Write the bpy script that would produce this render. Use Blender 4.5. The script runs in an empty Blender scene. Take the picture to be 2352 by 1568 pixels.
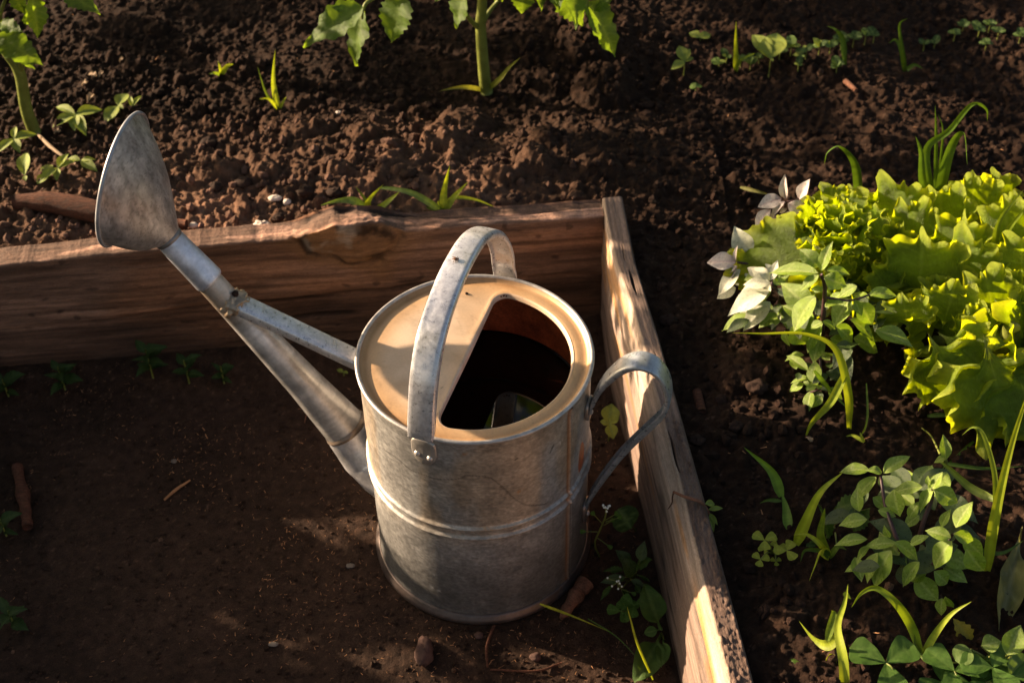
import bpy, math, random
import numpy as np
from mathutils import Vector, Matrix

random.seed(7)
sc = bpy.context.scene
COL = sc.collection

# ------------------------------------------------------------------ camera
CAM = np.array([0.0364, -0.9739, 1.2488])
PITCH, ROLL = math.radians(44.35), math.radians(-1.354)
cp, sp, cr, sr = math.cos(PITCH), math.sin(PITCH), math.cos(ROLL), math.sin(ROLL)
FW = np.array([0, cp, -sp]); _r = np.array([1., 0, 0]); _u = np.array([0, sp, cp])
RT = cr * _r + sr * _u
UP = -sr * _r + cr * _u
cam = bpy.data.cameras.new('camera'); cam.lens = 50; cam.sensor_width = 36
cam.clip_start = .02; cam.clip_end = 300
cam.dof.use_dof = True; cam.dof.focus_distance = 1.31; cam.dof.aperture_fstop = 9
co = bpy.data.objects.new('camera', cam); COL.objects.link(co)
co.matrix_world = Matrix(((RT[0], UP[0], -FW[0], CAM[0]), (RT[1], UP[1], -FW[1], CAM[1]), (RT[2], UP[2], -FW[2], CAM[2]), (0, 0, 0, 1)))
sc.camera = co

# ------------------------------------------------------------------ light
SUN_AZ, SUN_EL = 157., 17.
FAR = [(-1.10, y_, h_, .02, 18) for y_, h_ in ((-.62, .19), (-.47, .20), (-.33, .19), (-.19, .21), (-.05, .20), (.09, .19), (.23, .18))] + [(-1.25, 1.2, .5, .05, 16), (-1.0, 1.28, .6, .05, 16), (-.62, 1.32, .55, .05, 16), (-.25, 1.38, .55, .05, 16), (.15, 1.42, .5, .05, 14), (-.12, 1.17, .42, .05, 14), (.33, 1.22, .5, .05, 16), (.68, 1.22, .45, .05, 16)]  # unseen plants added to shade the path and the far soil
w = bpy.data.worlds.new('World'); sc.world = w; w.use_nodes = True
wn = w.node_tree.nodes
sky = wn.new('ShaderNodeTexSky'); sky.sky_type = 'NISHITA'; sky.sun_disc = False; sky.dust_density = 4.; sky.ozone_density = .6
sky.sun_elevation = math.radians(SUN_EL); sky.sun_rotation = math.radians(90 - SUN_AZ)
w.node_tree.links.new(sky.outputs[0], wn['Background'].inputs[0])
wn['Background'].inputs[1].default_value = .058
sl = bpy.data.lights.new('sun', 'SUN'); sl.energy = 5.0; sl.angle = math.radians(.6); sl.color = (1, .80, .58)
so = bpy.data.objects.new('sun', sl); COL.objects.link(so)
SD = Vector((math.cos(math.radians(SUN_EL)) * math.cos(math.radians(SUN_AZ)), math.cos(math.radians(SUN_EL)) * math.sin(math.radians(SUN_AZ)), math.sin(math.radians(SUN_EL))))
so.rotation_euler = SD.to_track_quat('Z', 'Y').to_euler(); so.location = (-3, 2, 2)
sc.view_settings.view_transform = 'Standard'; sc.view_settings.look = 'None'
sc.view_settings.use_white_balance = True; sc.view_settings.white_balance_temperature = 6950; sc.view_settings.white_balance_tint = 12
sc.view_settings.exposure = 1.65; sc.view_settings.gamma = 1; sc.view_settings.use_curve_mapping = False

# ------------------------------------------------------------------ pixels of the photograph (2352 wide) -> points in the place
FPX = 2352 * 50 / 36
def ray(x, y): return FW + RT * (x - 1176) / FPX - UP * (y - 784) / FPX
def P(x, y, z):
    d = ray(x, y); return CAM + d * (z - CAM[2]) / d[2]
def Q(x, y, Y):
    d = ray(x, y); return CAM + d * (Y - CAM[1]) / d[1]
CR = {'c1': (0, 0, 1.668), 'c2': (1100, 0, 1.568), 'c3': (2500, 0, 1.4737), 'c4': (2700, 650, 1.3632), 'c5': (2700, 1600, 1.3861),
      'c7': (1300, 1700, 1.47), 'c8': (0, 1300, 1.096), 'd1': (2500, 650, 2.4122), 'd2': (3300, 650, 2.412), 'd3': (2600, 0, 1.572),
      'd4': (0, 0, 1.96), 'e6': (2300, 2000, 2.145), 'p': (0, 0, .57422), 'e5': (2200, 1300, 1.96)}
def K(c, X, Y):
    o = CR[c]; s = 2352 / 4096
    return ((o[0] + X / o[2]) * s, (o[1] + Y / o[2]) * s) if c != 'p' else (X, Y)

# ------------------------------------------------------------------ noise
def _h(ix, iy, iz, seed):
    with np.errstate(over='ignore'):
        n = (ix.astype(np.int64) * 374761393 + iy.astype(np.int64) * 668265263 + iz.astype(np.int64) * 2147483647 + seed * 1274126177) & 0xffffffff
        n = ((n ^ (n >> 13)) * 1274126177) & 0xffffffff
        n = ((n ^ (n >> 16)) * 2246822519) & 0xffffffff
        n = n ^ (n >> 15)
    return (n & 0xffffff) / float(0x1000000)
def vn(x, y, z=0., seed=0):
    x, y, z = np.broadcast_arrays(np.asarray(x, float), np.asarray(y, float), np.asarray(z, float))
    ix, iy, iz = np.floor(x), np.floor(y), np.floor(z)
    fx, fy, fz = x - ix, y - iy, z - iz
    fx = fx * fx * (3 - 2 * fx); fy = fy * fy * (3 - 2 * fy); fz = fz * fz * (3 - 2 * fz)
    r = 0
    flat = not np.any(fz)
    for a in (0, 1):
        for b in (0, 1):
            for c in ((0,) if flat else (0, 1)):
                r = r + (fx if a else 1 - fx) * (fy if b else 1 - fy) * (1 if flat else (fz if c else 1 - fz)) * _h(ix + a, iy + b, iz + c, seed)
    return r
def fbm(x, y, z=0., o=4, seed=0):
    r = 0; a = .5; t = 0
    for i in range(o):
        r = r + a * vn(np.asarray(x) * 2 ** i, np.asarray(y) * 2 ** i, np.asarray(z) * 2 ** i, seed + i * 17); t += a; a *= .5
    return r / t
def sst(a, b, x):
    t = np.clip((x - a) / (b - a), 0, 1); return t * t * (3 - 2 * t)
def crumb(x, y, s, seed, dens, r0=.2, r1=.55):
    X = x / s; Y = y / s
    wob = 1 + .5 * (vn(X * 3.1, Y * 3.1, 0, seed + 5) - .5)
    ix, iy = np.floor(X), np.floor(Y)
    out = np.zeros_like(X)
    zz = np.zeros_like(X)
    for a in (-1, 0, 1):
        for b in (-1, 0, 1):
            cx, cy = ix + a, iy + b
            px = cx + _h(cx, cy, zz, seed + 1); py = cy + _h(cx, cy, zz, seed + 2)
            on = _h(cx, cy, zz, seed + 3) < dens
            r = r0 + (r1 - r0) * _h(cx, cy, zz, seed + 4) ** 2
            th = _h(cx, cy, zz, seed + 6) * 3.1; e = .65 + .35 * _h(cx, cy, zz, seed + 7)
            dx, dy = (X - px), (Y - py)
            ux = dx * np.cos(th) + dy * np.sin(th); uy = (-dx * np.sin(th) + dy * np.cos(th)) / e
            d2 = (ux * ux + uy * uy) * wob
            hh = np.where(on, np.sqrt(np.maximum(0, r * r - d2)) * 1.1, 0)
            out = np.maximum(out, hh)
    return out * s

# ------------------------------------------------------------------ materials
def mat(name, color=(.5, .5, .5), rough=.6, metal=0., attr=None, noise=None, bump=None, trans=0., tcol=None, spec=.5, nscale2=None, ramp=None, coat=0.):
    """noise=(scale, amount, stretch) varies the colour; bump=(scale, strength, distance, stretch)"""
    m = bpy.data.materials.new(name); m.use_nodes = True
    nt = m.node_tree; N = nt.nodes; L = nt.links
    b = N['Principled BSDF']
    b.inputs['Roughness'].default_value = rough; b.inputs['Metallic'].default_value = metal
    b.inputs['Specular IOR Level'].default_value = spec
    b.inputs['Coat Weight'].default_value = coat
    tc = N.new('ShaderNodeTexCoord')
    if attr:
        a = N.new('ShaderNodeAttribute'); a.attribute_name = attr; csock = a.outputs['Color']
    else:
        rgb = N.new('ShaderNodeRGB'); rgb.outputs[0].default_value = (*color, 1); csock = rgb.outputs[0]
    def noisetex(scale, stretch, detail=5, rough_=.6):
        mp = N.new('ShaderNodeMapping'); mp.inputs['Scale'].default_value = stretch or (1, 1, 1)
        L.new(tc.outputs['Object'], mp.inputs[0])
        n = N.new('ShaderNodeTexNoise'); n.inputs['Scale'].default_value = scale; n.inputs['Detail'].default_value = detail; n.inputs['Roughness'].default_value = rough_
        L.new(mp.outputs[0], n.inputs['Vector']); return n
    if noise:
        for (sc_, amt, st) in (noise if isinstance(noise, list) else [noise]):
            n = noisetex(sc_, st)
            mr = N.new('ShaderNodeMapRange'); mr.inputs[1].default_value = .3; mr.inputs[2].default_value = .7
            mr.inputs[3].default_value = 1 - amt; mr.inputs[4].default_value = 1 + amt
            L.new(n.outputs[0], mr.inputs[0])
            vm = N.new('ShaderNodeVectorMath'); vm.operation = 'SCALE'; L.new(csock, vm.inputs[0]); L.new(mr.outputs[0], vm.inputs['Scale'])
            csock = vm.outputs[0]
            if sc_ == (noise[0] if isinstance(noise, tuple) else noise[0][0]):
                rr = N.new('ShaderNodeMapRange'); rr.inputs[1].default_value = .3; rr.inputs[2].default_value = .7
                rr.inputs[3].default_value = max(0, rough - .12); rr.inputs[4].default_value = min(1, rough + .12)
                L.new(n.outputs[0], rr.inputs[0]); L.new(rr.outputs[0], b.inputs['Roughness'])
    L.new(csock, b.inputs['Base Color'])
    if bump:
        prev = None
        for (sc_, st_, di, sv) in (bump if isinstance(bump, list) else [bump]):
            n = noisetex(sc_, sv, 6, .65)
            bp = N.new('ShaderNodeBump'); bp.inputs['Strength'].default_value = st_; bp.inputs['Distance'].default_value = di
            L.new(n.outputs[0], bp.inputs['Height'])
            if prev: L.new(prev, bp.inputs['Normal'])
            prev = bp.outputs[0]
        L.new(prev, b.inputs['Normal'])
    if trans:
        t = N.new('ShaderNodeBsdfTranslucent')
        mx = N.new('ShaderNodeMixShader'); mx.inputs[0].default_value = trans
        vm = N.new('ShaderNodeVectorMath'); vm.operation = 'MULTIPLY'; L.new(csock, vm.inputs[0]); vm.inputs[1].default_value = tcol or (1, 1, 1)
        L.new(vm.outputs[0], t.inputs[0])
        L.new(b.outputs[0], mx.inputs[1]); L.new(t.outputs[0], mx.inputs[2])
        L.new(mx.outputs[0], N['Material Output'].inputs[0])
    return m

M = {}
M['soil'] = mat('soil', attr='col', rough=.95, spec=.12, noise=[(90, .25, None), (900, .4, None)], bump=[(350, .7, .003, None), (1400, .6, .001, None)])
M['crumb'] = mat('crumb', (.036, .020, .0145), rough=.95, spec=.15, noise=[(60, .35, None), (700, .3, None)], bump=(700, .8, .0015, None))
M['fibre'] = mat('fibre', (.34, .17, .085), rough=.9, spec=.1, noise=(40, .5, None))
M['wood_back'] = mat('wood_back', attr='col', rough=.85, spec=.2, noise=[(90, .30, (1, 1, 8)), (420, .3, (1, 1, 5))], bump=[(220, .8, .0015, (1, 1, 8)), (900, .4, .0006, (1, 1, 3))])
M['wood_side'] = mat('wood_side', attr='col', rough=.8, spec=.2, noise=[(90, .22, (8, 1, 8)), (420, .3, (5, 1, 5))], bump=[(240, .8, .0012, (8, 1, 8)), (900, .4, .0006, (3, 1, 3))])
M['galv'] = mat('galvanised_metal', attr='col', rough=.42, metal=.55, noise=[(45, .16, None), (260, .13, None)], bump=(300, .12, .0005, None))
M['galvbody'] = mat('brushed_galvanised_metal', attr='col', rough=.50, metal=.5, noise=[(200, .16, (.5, .5, 1.6)), (700, .2, (.4, .4, 2.0))], bump=(420, .15, .0004, (.3, .3, 2)))
M['galvblue'] = mat('bright_galvanised_metal', attr='col', rough=.34, metal=.6, noise=[(170, .18, None), (520, .14, None)], bump=(260, .2, .0004, None))
M['lid'] = mat('tinted_lid_metal', attr='col', rough=.5, metal=.25, noise=[(30, .07, None), (400, .06, None)])
M['inner'] = mat('rusty_inner_metal', (.42, .11, .035), rough=.45, metal=.3, noise=[(50, .45, None), (400, .2, None)])
M['water'] = mat('dark_water', (.006, .003, .002), rough=.03, spec=.3)
M['stem_g'] = mat('green_stem', (.16, .18, .03), rough=.5, noise=(60, .3, None), trans=.12)
M['stem_p'] = mat('purple_stem', (.05, .02, .02), rough=.5, noise=(60, .3, None))
M['stick'] = mat('dry_stick', (.17, .075, .045), rough=.85, spec=.2, noise=[(80, .5, None), (500, .3, None)], bump=(260, .8, .002, None))
M['bark'] = mat('brown_bark', (.10, .040, .024), rough=.9, spec=.2, noise=[(80, .5, (1, 4, 4)), (500, .3, None)], bump=(160, .9, .003, (1, 5, 5)))
M['stone_w'] = mat('pale_stone', (.55, .45, .38), rough=.7, noise=(120, .3, None), bump=(300, .4, .001, None))
M['stone_g'] = mat('dull_stone', (.14, .11, .09), rough=.8, noise=(120, .3, None), bump=(300, .4, .001, None))
M['stone_d'] = mat('dark_stone', (.09, .05, .04), rough=.9, spec=.2, noise=(120, .4, None), bump=(300, .6, .001, None))
M['white_fl'] = mat('white_petal', (.7, .7, .62), rough=.7)
M['insect'] = mat('insect', (.09, .04, .025), rough=.5)
def leafmat(name, trans=.45, rough=.45, spec=.4, tcol=(1.3, 1.25, .5), bs=.25):
    return mat(name, attr='col', rough=rough, spec=spec, noise=(14, .15, None), bump=[(35, bs, .012, None), (130, bs * .5, .004, None)], trans=trans, tcol=tcol)
M['lettuce'] = leafmat('lettuce_leaf', .55, .38, .5, (1.9, 1.65, .3), .6)
M['basil_sunlit'] = leafmat('sunlit_basil_leaf', .18, .32, .8, (1.1, 1.1, .8), .3)
M['basil'] = leafmat('basil_leaf', .36, .34, .7, (1.5, 1.5, .4), .35)
M['tomato'] = leafmat('tomato_leaf', .52, .5, .4, (1.9, 1.7, .5))
M['grass'] = leafmat('grass_blade', .42, .5, .4, (1.3, 1.2, .45), .1)
M['weed'] = leafmat('weed_leaf', .35, .55, .3)
M['dry'] = mat('dry_leaf', (.30, .20, .12), rough=.8, noise=(60, .4, None), trans=.2)

# ------------------------------------------------------------------ mesh helpers
def tag(o, label=None, cat=None, group=None, kind=None):
    if label: o['label'] = label
    if cat: o['category'] = cat
    if group: o['group'] = group
    if kind: o['kind'] = kind
    return o
def meshdata(name, V, F, mat_, cols=None, smooth=True):
    V = np.asarray(V, np.float32); F = np.asarray(F, np.int32)
    me = bpy.data.meshes.new(name)
    n = F.shape[1]
    me.vertices.add(len(V)); me.vertices.foreach_set('co', V.ravel())
    me.loops.add(F.size); me.loops.foreach_set('vertex_index', F.ravel())
    me.polygons.add(len(F)); me.polygons.foreach_set('loop_start', np.arange(0, F.size, n, dtype=np.int32))
    me.polygons.foreach_set('use_smooth', np.full(len(F), smooth))
    me.update(calc_edges=True)
    if cols is not None:
        c = np.ones((len(V), 4), np.float32); c[:, :3] = cols
        a = me.color_attributes.new('col', 'FLOAT_COLOR', 'POINT'); a.data.foreach_set('color', c.ravel())
    me.materials.append(mat_)
    return me
def link(name, me, parent=None, loc=(0, 0, 0)):
    o = bpy.data.objects.new(name, me); COL.objects.link(o)
    o.parent = parent; o.location = loc
    return o
def grid_faces(nu, nv, wrapv=False, wrapu=False):
    i, j = np.meshgrid(np.arange(nu - (0 if wrapu else 1)), np.arange(nv - (0 if wrapv else 1)), indexing='ij')
    i2 = (i + 1) % nu; j2 = (j + 1) % nv
    return np.stack([i * nv + j, i2 * nv + j, i2 * nv + j2, i * nv + j2], -1).reshape(-1, 4)
def empty(name, loc, label, cat, group=None):
    o = bpy.data.objects.new(name, None); COL.objects.link(o); o.location = loc; o.empty_display_size = .03
    return tag(o, label, cat, group)
def tube_mesh(name, pts, rad, mat_, n=8, col=None, sq=1.):
    pts = np.asarray(pts, float); rad = np.broadcast_to(np.asarray(rad, float), (len(pts),))
    T = np.gradient(pts, axis=0); T /= np.linalg.norm(T, axis=1)[:, None] + 1e-12
    up = np.array([0, 0, 1.]) if abs(T[0] @ np.array([0, 0, 1.])) < .9 else np.array([1., 0, 0])
    A = np.cross(up, T[0]); A /= np.linalg.norm(A)
    V = []
    for i in range(len(pts)):
        A = A - T[i] * (A @ T[i]); A /= np.linalg.norm(A); B = np.cross(T[i], A)
        t = np.arange(n) * 2 * math.pi / n
        V.append(pts[i] + rad[i] * (np.cos(t)[:, None] * A + sq * np.sin(t)[:, None] * B))
    k = len(pts)
    V = np.concatenate(V + [pts[:1], pts[-1:]])
    F = grid_faces(k, n, wrapv=True)[:, ::-1]
    c0 = [[k * n, j, (j + 1) % n, (j + 1) % n] for j in range(n)]
    c1 = [[k * n + 1, (k - 1) * n + (j + 1) % n, (k - 1) * n + j, (k - 1) * n + j] for j in range(n)]
    me = bpy.data.meshes.new(name)
    faces = [tuple(f) for f in F] + [tuple(f[:3]) for f in c0] + [tuple(f[:3]) for f in c1]
    me.from_pydata([tuple(v) for v in V], [], faces); me.materials.append(mat_)
    me.polygons.foreach_set('use_smooth', [True] * len(faces))
    if col is not None:
        a = me.color_attributes.new('col', 'FLOAT_COLOR', 'POINT')
        c = np.ones((len(V), 4), np.float32); c[:, :3] = col; a.data.foreach_set('color', c.ravel())
    return me
def curve_pts(pts, n=24):
    """Catmull-Rom through the points"""
    p = np.asarray(pts, float)
    if len(p) == 2: return p[0] + (p[1] - p[0]) * np.linspace(0, 1, n)[:, None]
    e = np.vstack([2 * p[0] - p[1], p, 2 * p[-1] - p[-2]])
    t = np.linspace(0, len(p) - 1 - 1e-9, n); i = t.astype(int); f = (t - i)[:, None]
    a, b, c, d = e[i], e[i + 1], e[i + 2], e[i + 3]
    return .5 * (2 * b + (c - a) * f + (2 * a - 5 * b + 4 * c - d) * f ** 2 + (3 * b - a - 3 * c + d) * f ** 3)

# ------------------------------------------------------------------ soil: raised beds and the sunken path
# back board front face: y = .304 + .07 x ; side board inner face runs from (.147,.338) to (.207,-.313)
BX0, BY = -1.05, .304
def back_y(x): return .304 + .07 * x
def side_x(y):   # inner face of the side board
    return np.interp(y, [-1.2, -.313, -.099, .093, .153, .227, .338], [.275, .207, .188, .169, .162, .153, .147])
def axis(lo, hi, step, far, gr=1.12):
    a = list(np.arange(lo, hi, step)); s = step; x = a[-1]; b = []
    while x < far: s *= gr; x += s; b.append(x)
    s = step; x = a[0]; c = []
    while x > -far: s *= gr; x -= s; c.append(x)
    return np.array(c[::-1] + a + b)
gx = axis(-.86, .98, .0021, 40); gy = axis(-.45, 1.1, .0021, 40)
GX, GY = np.meshgrid(gx, gy, indexing='ij')
near = (GX > -1.3) & (GX < 1.5) & (GY > -.9) & (GY < 1.6)
LUMPS = [(1070, 272, .040, .6), (1030, 335, .034, .6), (1230, 398, .026, .7), (500, 395, .030, .5), (610, 405, .020, .6), (1340, 110, .04, .5), (1390, 190, .05, .45),
         (1250, 330, .022, .6), (1150, 430, .018, .6), (840, 320, .022, .6), (700, 300, .03, .4), (560, 150, .03, .4), (1900, 330, .03, .3), (1330, 478, .016, .9),
         (1520, 880, .02, .5), (1700, 860, .035, .45), (1560, 760, .012, .9), (1860, 1180, .02, .3), (1800, 1440, .02, .4), (1390, 405, .022, .5), (1700, 420, .025, .4), (900, 400, .016, .7), (780, 410, .015, .7), (690, 440, .010, .9)]
def bed_height(x, y):
    h = .163 + .022 * (fbm(x * 3 + 9, y * 3, 0, 3, 3) - .5) * 2
    h = h + .010 * np.exp(-((y - back_y(x) - .12) / .10) ** 2) * (x < .3)
    # planting hollow round the middle tomato and round the left one
    h = h - .032 * np.exp(-(((x - .02) / .13) ** 2 + ((y - .60) / .085) ** 2))
    h = h - .018 * np.exp(-(((x - .33) / .16) ** 2 + ((y - .56) / .12) ** 2))
    h = h + .018 * np.exp(-(((x - .18) / .1) ** 2 + ((y - .75) / .1) ** 2))
    rough = .32 + .50 * sst(.35, -.25, x) * sst(.95, .35, y) + .15 * fbm(x * 5, y * 5, 0, 2, 8)
    rough = np.where((x > .2) & (y < .3), .30, rough) * sst(.2, .55, fbm(x * 7, y * 7, 0, 2, 9)) ** .5
    d = 0
    for (px, py, r, f) in LUMPS:
        c = P(px, py, .165)
        a = np.maximum(0, r * r - ((x - c[0]) ** 2 + ((y - c[1]) / .85) ** 2) * (1 + .6 * (vn(x * 60, y * 60, 0, 5) - .5)))
        d = np.maximum(d, np.sqrt(a) * f)
    h = h + d
    big = np.maximum(crumb(x, y, .060, 11, .22, .10, .40), crumb(x, y, .030, 21, .38, .10, .48)) * rough * (.55 + .8 * fbm(x * 70, y * 70, 0, 3, 54))
    med = crumb(x + .01 * vn(x * 30, y * 30), y, .014, 31, .6, .12, .6) * (.15 + .85 * rough)
    sm = crumb(x, y, .0065, 41, .9, .2, .6) * (.75 + .4 * rough)
    return h + big + med * .85 + sm * .8 + .006 * fbm(x * 90, y * 90, 0, 3, 51) + (.3 + rough) * (.0055 * (.5 - np.abs(fbm(x * 55, y * 55, 0, 3, 52) - .5) * 4) + .0035 * (vn(x * 190, y * 190, 0, 53) - .5))
def path_height(x, y):
    h = .004 * (fbm(x * 7, y * 7, 0, 3, 61) - .5)
    h = h + .020 * sst(.07, .0, back_y(x) - y) + .012 * sst(.05, .0, side_x(y) - x)
    rough = .25 + .5 * sst(.45, .7, fbm(x * 6, y * 6, 0, 2, 71))
    return h + crumb(x, y, .022, 81, .2, .1, .35) * rough * .4 + crumb(x, y, .010, 91, .35, .12, .5) * rough * .5 + crumb(x, y, .0052, 101, .7, .15, .55) * .32 + .003 * fbm(x * 110, y * 110, 0, 3, 111) - .004
Zb = np.where(near, 0, .163).astype(float)
Zb[near] = bed_height(GX[near], GY[near])
# walkway: everything left of the side board and in front of the back board, bounded by a far left board
LX = -.80
def in_walk(x, y, m=0.):
    return (y < back_y(x) + .012 + m) & (x < side_x(y) + .014 + m) & (x > LX - .012 - m) & (y > -1.6)
walk = in_walk(GX, GY)
# keep soil below the tops of the boards close to them
edge_b = (GY - (back_y(GX) + .035)); edge_s = (GX - (side_x(GY) + .026))
nb = (GX < side_x(np.minimum(GY, .338)) + .03) & (edge_b < .05) & (GY > .1)
capb = np.where(GX > -.12, .174, .171) + np.maximum(0, edge_b) * .6
Zb = np.where(nb, np.minimum(Zb, capb), Zb)
ns = (GY < .36) & (edge_s < .06) & (GX > .1)
Zb = np.where(ns, np.minimum(Zb, .166 + np.maximum(0, edge_s) * .5 + .006 * (Zb - .16) / .02), Zb)
def sample(Z, x, y):
    i = np.clip(np.searchsorted(gx, x), 0, len(gx) - 1); j = np.clip(np.searchsorted(gy, y), 0, len(gy) - 1)
    return Z[i, j]
def soilcol(x, y, z, base, seed):
    n = fbm(x * 9, y * 9, 0, 3, seed); n2 = vn(x * 170, y * 170, 0, seed + 3); n3 = vn(x * 420, y * 420, 0, seed + 4)
    c = np.array(base)[None] * (.62 + .75 * n)[:, None] * (.75 + .5 * n2)[:, None]
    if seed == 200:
        dry = (sst(.50, .12, np.abs(x + .27)) * sst(.34, .06, y - back_y(x)))[:, None] * (.5 + .8 * n)[:, None]  # sunlit patch behind the back board, painted into the soil colour
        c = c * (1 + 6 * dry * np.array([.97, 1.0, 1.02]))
    t = sst(.86, .97, n3)[:, None] * .55
    c = c * (1 - t) + np.array([.15, .085, .055]) * t
    return c
def grid_mesh(name, keep, Z, mt, base, seed):
    nu, nv = GX.shape
    F = grid_faces(nu, nv)
    kf = keep.ravel()[F].all(1); F = F[kf]
    used = np.zeros(nu * nv, bool); used[F.ravel()] = True
    idx = np.cumsum(used) - 1
    V = np.stack([GX.ravel()[used], GY.ravel()[used], Z.ravel()[used]], -1)
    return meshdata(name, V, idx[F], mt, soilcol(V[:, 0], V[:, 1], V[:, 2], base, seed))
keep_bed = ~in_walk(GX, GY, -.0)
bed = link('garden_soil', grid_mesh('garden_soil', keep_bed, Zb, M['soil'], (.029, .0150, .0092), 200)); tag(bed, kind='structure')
wk = in_walk(GX, GY, .02)
Zp = np.zeros_like(GX); Zp[wk] = path_height(GX[wk], GY[wk])
pth = link('earth_path', grid_mesh('earth_path', wk, Zp, M['soil'], (.043, .0243, .0165), 300)); tag(pth, kind='structure')
def zbed(x, y): return float(sample(Zb, x, y))
def zpath(x, y): return float(sample(Zp, x, y))
def onbed(px, py):
    p = P(px, py, .165)
    for _ in range(3): p = P(px, py, zbed(p[0], p[1]))
    return p
def onpath(px, py):
    p = P(px, py, .0)
    for _ in range(3): p = P(px, py, zpath(p[0], p[1]))
    return p

# loose crumbs, one mass of stuff per surface
ICO_V = None
def ico():
    t = (1 + 5 ** .5) / 2
    v = np.array([(-1, t, 0), (1, t, 0), (-1, -t, 0), (1, -t, 0), (0, -1, t), (0, 1, t), (0, -1, -t), (0, 1, -t), (t, 0, -1), (t, 0, 1), (-t, 0, -1), (-t, 0, 1)]) / math.sqrt(1 + t * t)
    f = np.array([(0, 11, 5), (0, 5, 1), (0, 1, 7), (0, 7, 10), (0, 10, 11), (1, 5, 9), (5, 11, 4), (11, 10, 2), (10, 7, 6), (7, 1, 8), (3, 9, 4), (3, 4, 2), (3, 2, 6), (3, 6, 8), (3, 8, 9), (4, 9, 5), (2, 4, 11), (6, 2, 10), (8, 6, 7), (9, 8, 1)])
    return v, f
rng = np.random.default_rng(3)
def crumbs(name, n, sampler, zf, rlo, rhi, base, seed):
    v, f = ico()
    x, y = sampler(n); n = len(x)
    r = rlo + (rhi - rlo) * rng.random(n) ** 3
    z = zf(x, y) + r * .25
    V = v[None] * (1 + .5 * (rng.random((n, 12, 1)) - .5)) * r[:, None, None] * (1 + .5 * (rng.random((n, 1, 3)) - .5)) + np.stack([x, y, z], -1)[:, None]
    F = f[None] + (np.arange(n) * 12)[:, None, None]
    cc = soilcol(x, y, z, base, seed) * rng.uniform(.7, 1.5, (n, 1))
    me = meshdata(name, V.reshape(-1, 3), F.reshape(-1, 3), M['soil'], np.repeat(cc, 12, axis=0), smooth=False)
    o = link(name, me); tag(o, kind='stuff'); return o
def samp_bed(n):
    x = rng.uniform(-.84, .95, n); y = rng.uniform(-.42, 1.05, n)
    k = ~in_walk(x, y, .03) & ((rng.random(n) < .25) | ((x < .35) & (y < .75)))
    return x[k], y[k]
def samp_path(n):
    x = rng.uniform(-.75, .2, n); y = rng.uniform(-.42, .3, n)
    k = in_walk(x, y, -.02) & (np.hypot(x, y) > .12); return x[k], y[k]
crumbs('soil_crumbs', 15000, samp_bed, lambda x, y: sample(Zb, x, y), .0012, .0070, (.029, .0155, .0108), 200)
crumbs('path_crumbs', 7000, samp_path, lambda x, y: sample(Zp, x, y), .0007, .0030, (.045, .0255, .0170), 300)
def fibres(name, n, sampler, zf, lo, hi, mt):
    x, y = sampler(n); k_ = rng.random(len(x)) < sst(.35, .65, fbm(x * 9, y * 9, 0, 3, 77)) + .12 * sst(-.1, -.4, y); x, y = x[k_], y[k_]; n = len(x)
    L = rng.uniform(lo, hi, n); a = rng.uniform(0, 6.3, n); wd = L * rng.uniform(.12, .3, n); tz = rng.uniform(-.3, .6, n)
    z = zf(x, y) + .0012
    d = np.stack([np.cos(a), np.sin(a), tz], -1) * L[:, None] / 2; s = np.stack([-np.sin(a), np.cos(a), 0 * a], -1) * wd[:, None] / 2; c = np.stack([x, y, z], -1)
    hh = np.array([0, 0, 1.]) * wd[:, None] * .4
    V = np.stack([c - d - s, c + d - s * .4, c + d + s * .4, c - d + s, c + hh], 1)
    F = np.array([(0, 1, 4), (1, 2, 4), (2, 3, 4), (3, 0, 4)])[None] + (np.arange(n) * 5)[:, None, None]
    o = link(name, meshdata(name, V.reshape(-1, 3), F.reshape(-1, 3), mt, smooth=False)); tag(o, kind='stuff')
fibres('wood_chips', 9000, samp_path, lambda x, y: sample(Zp, x, y), .0010, .0042, M['fibre'])
fibres('soil_fibres', 1500, samp_bed, lambda x, y: sample(Zb, x, y), .002, .007, M['fibre'])

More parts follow.
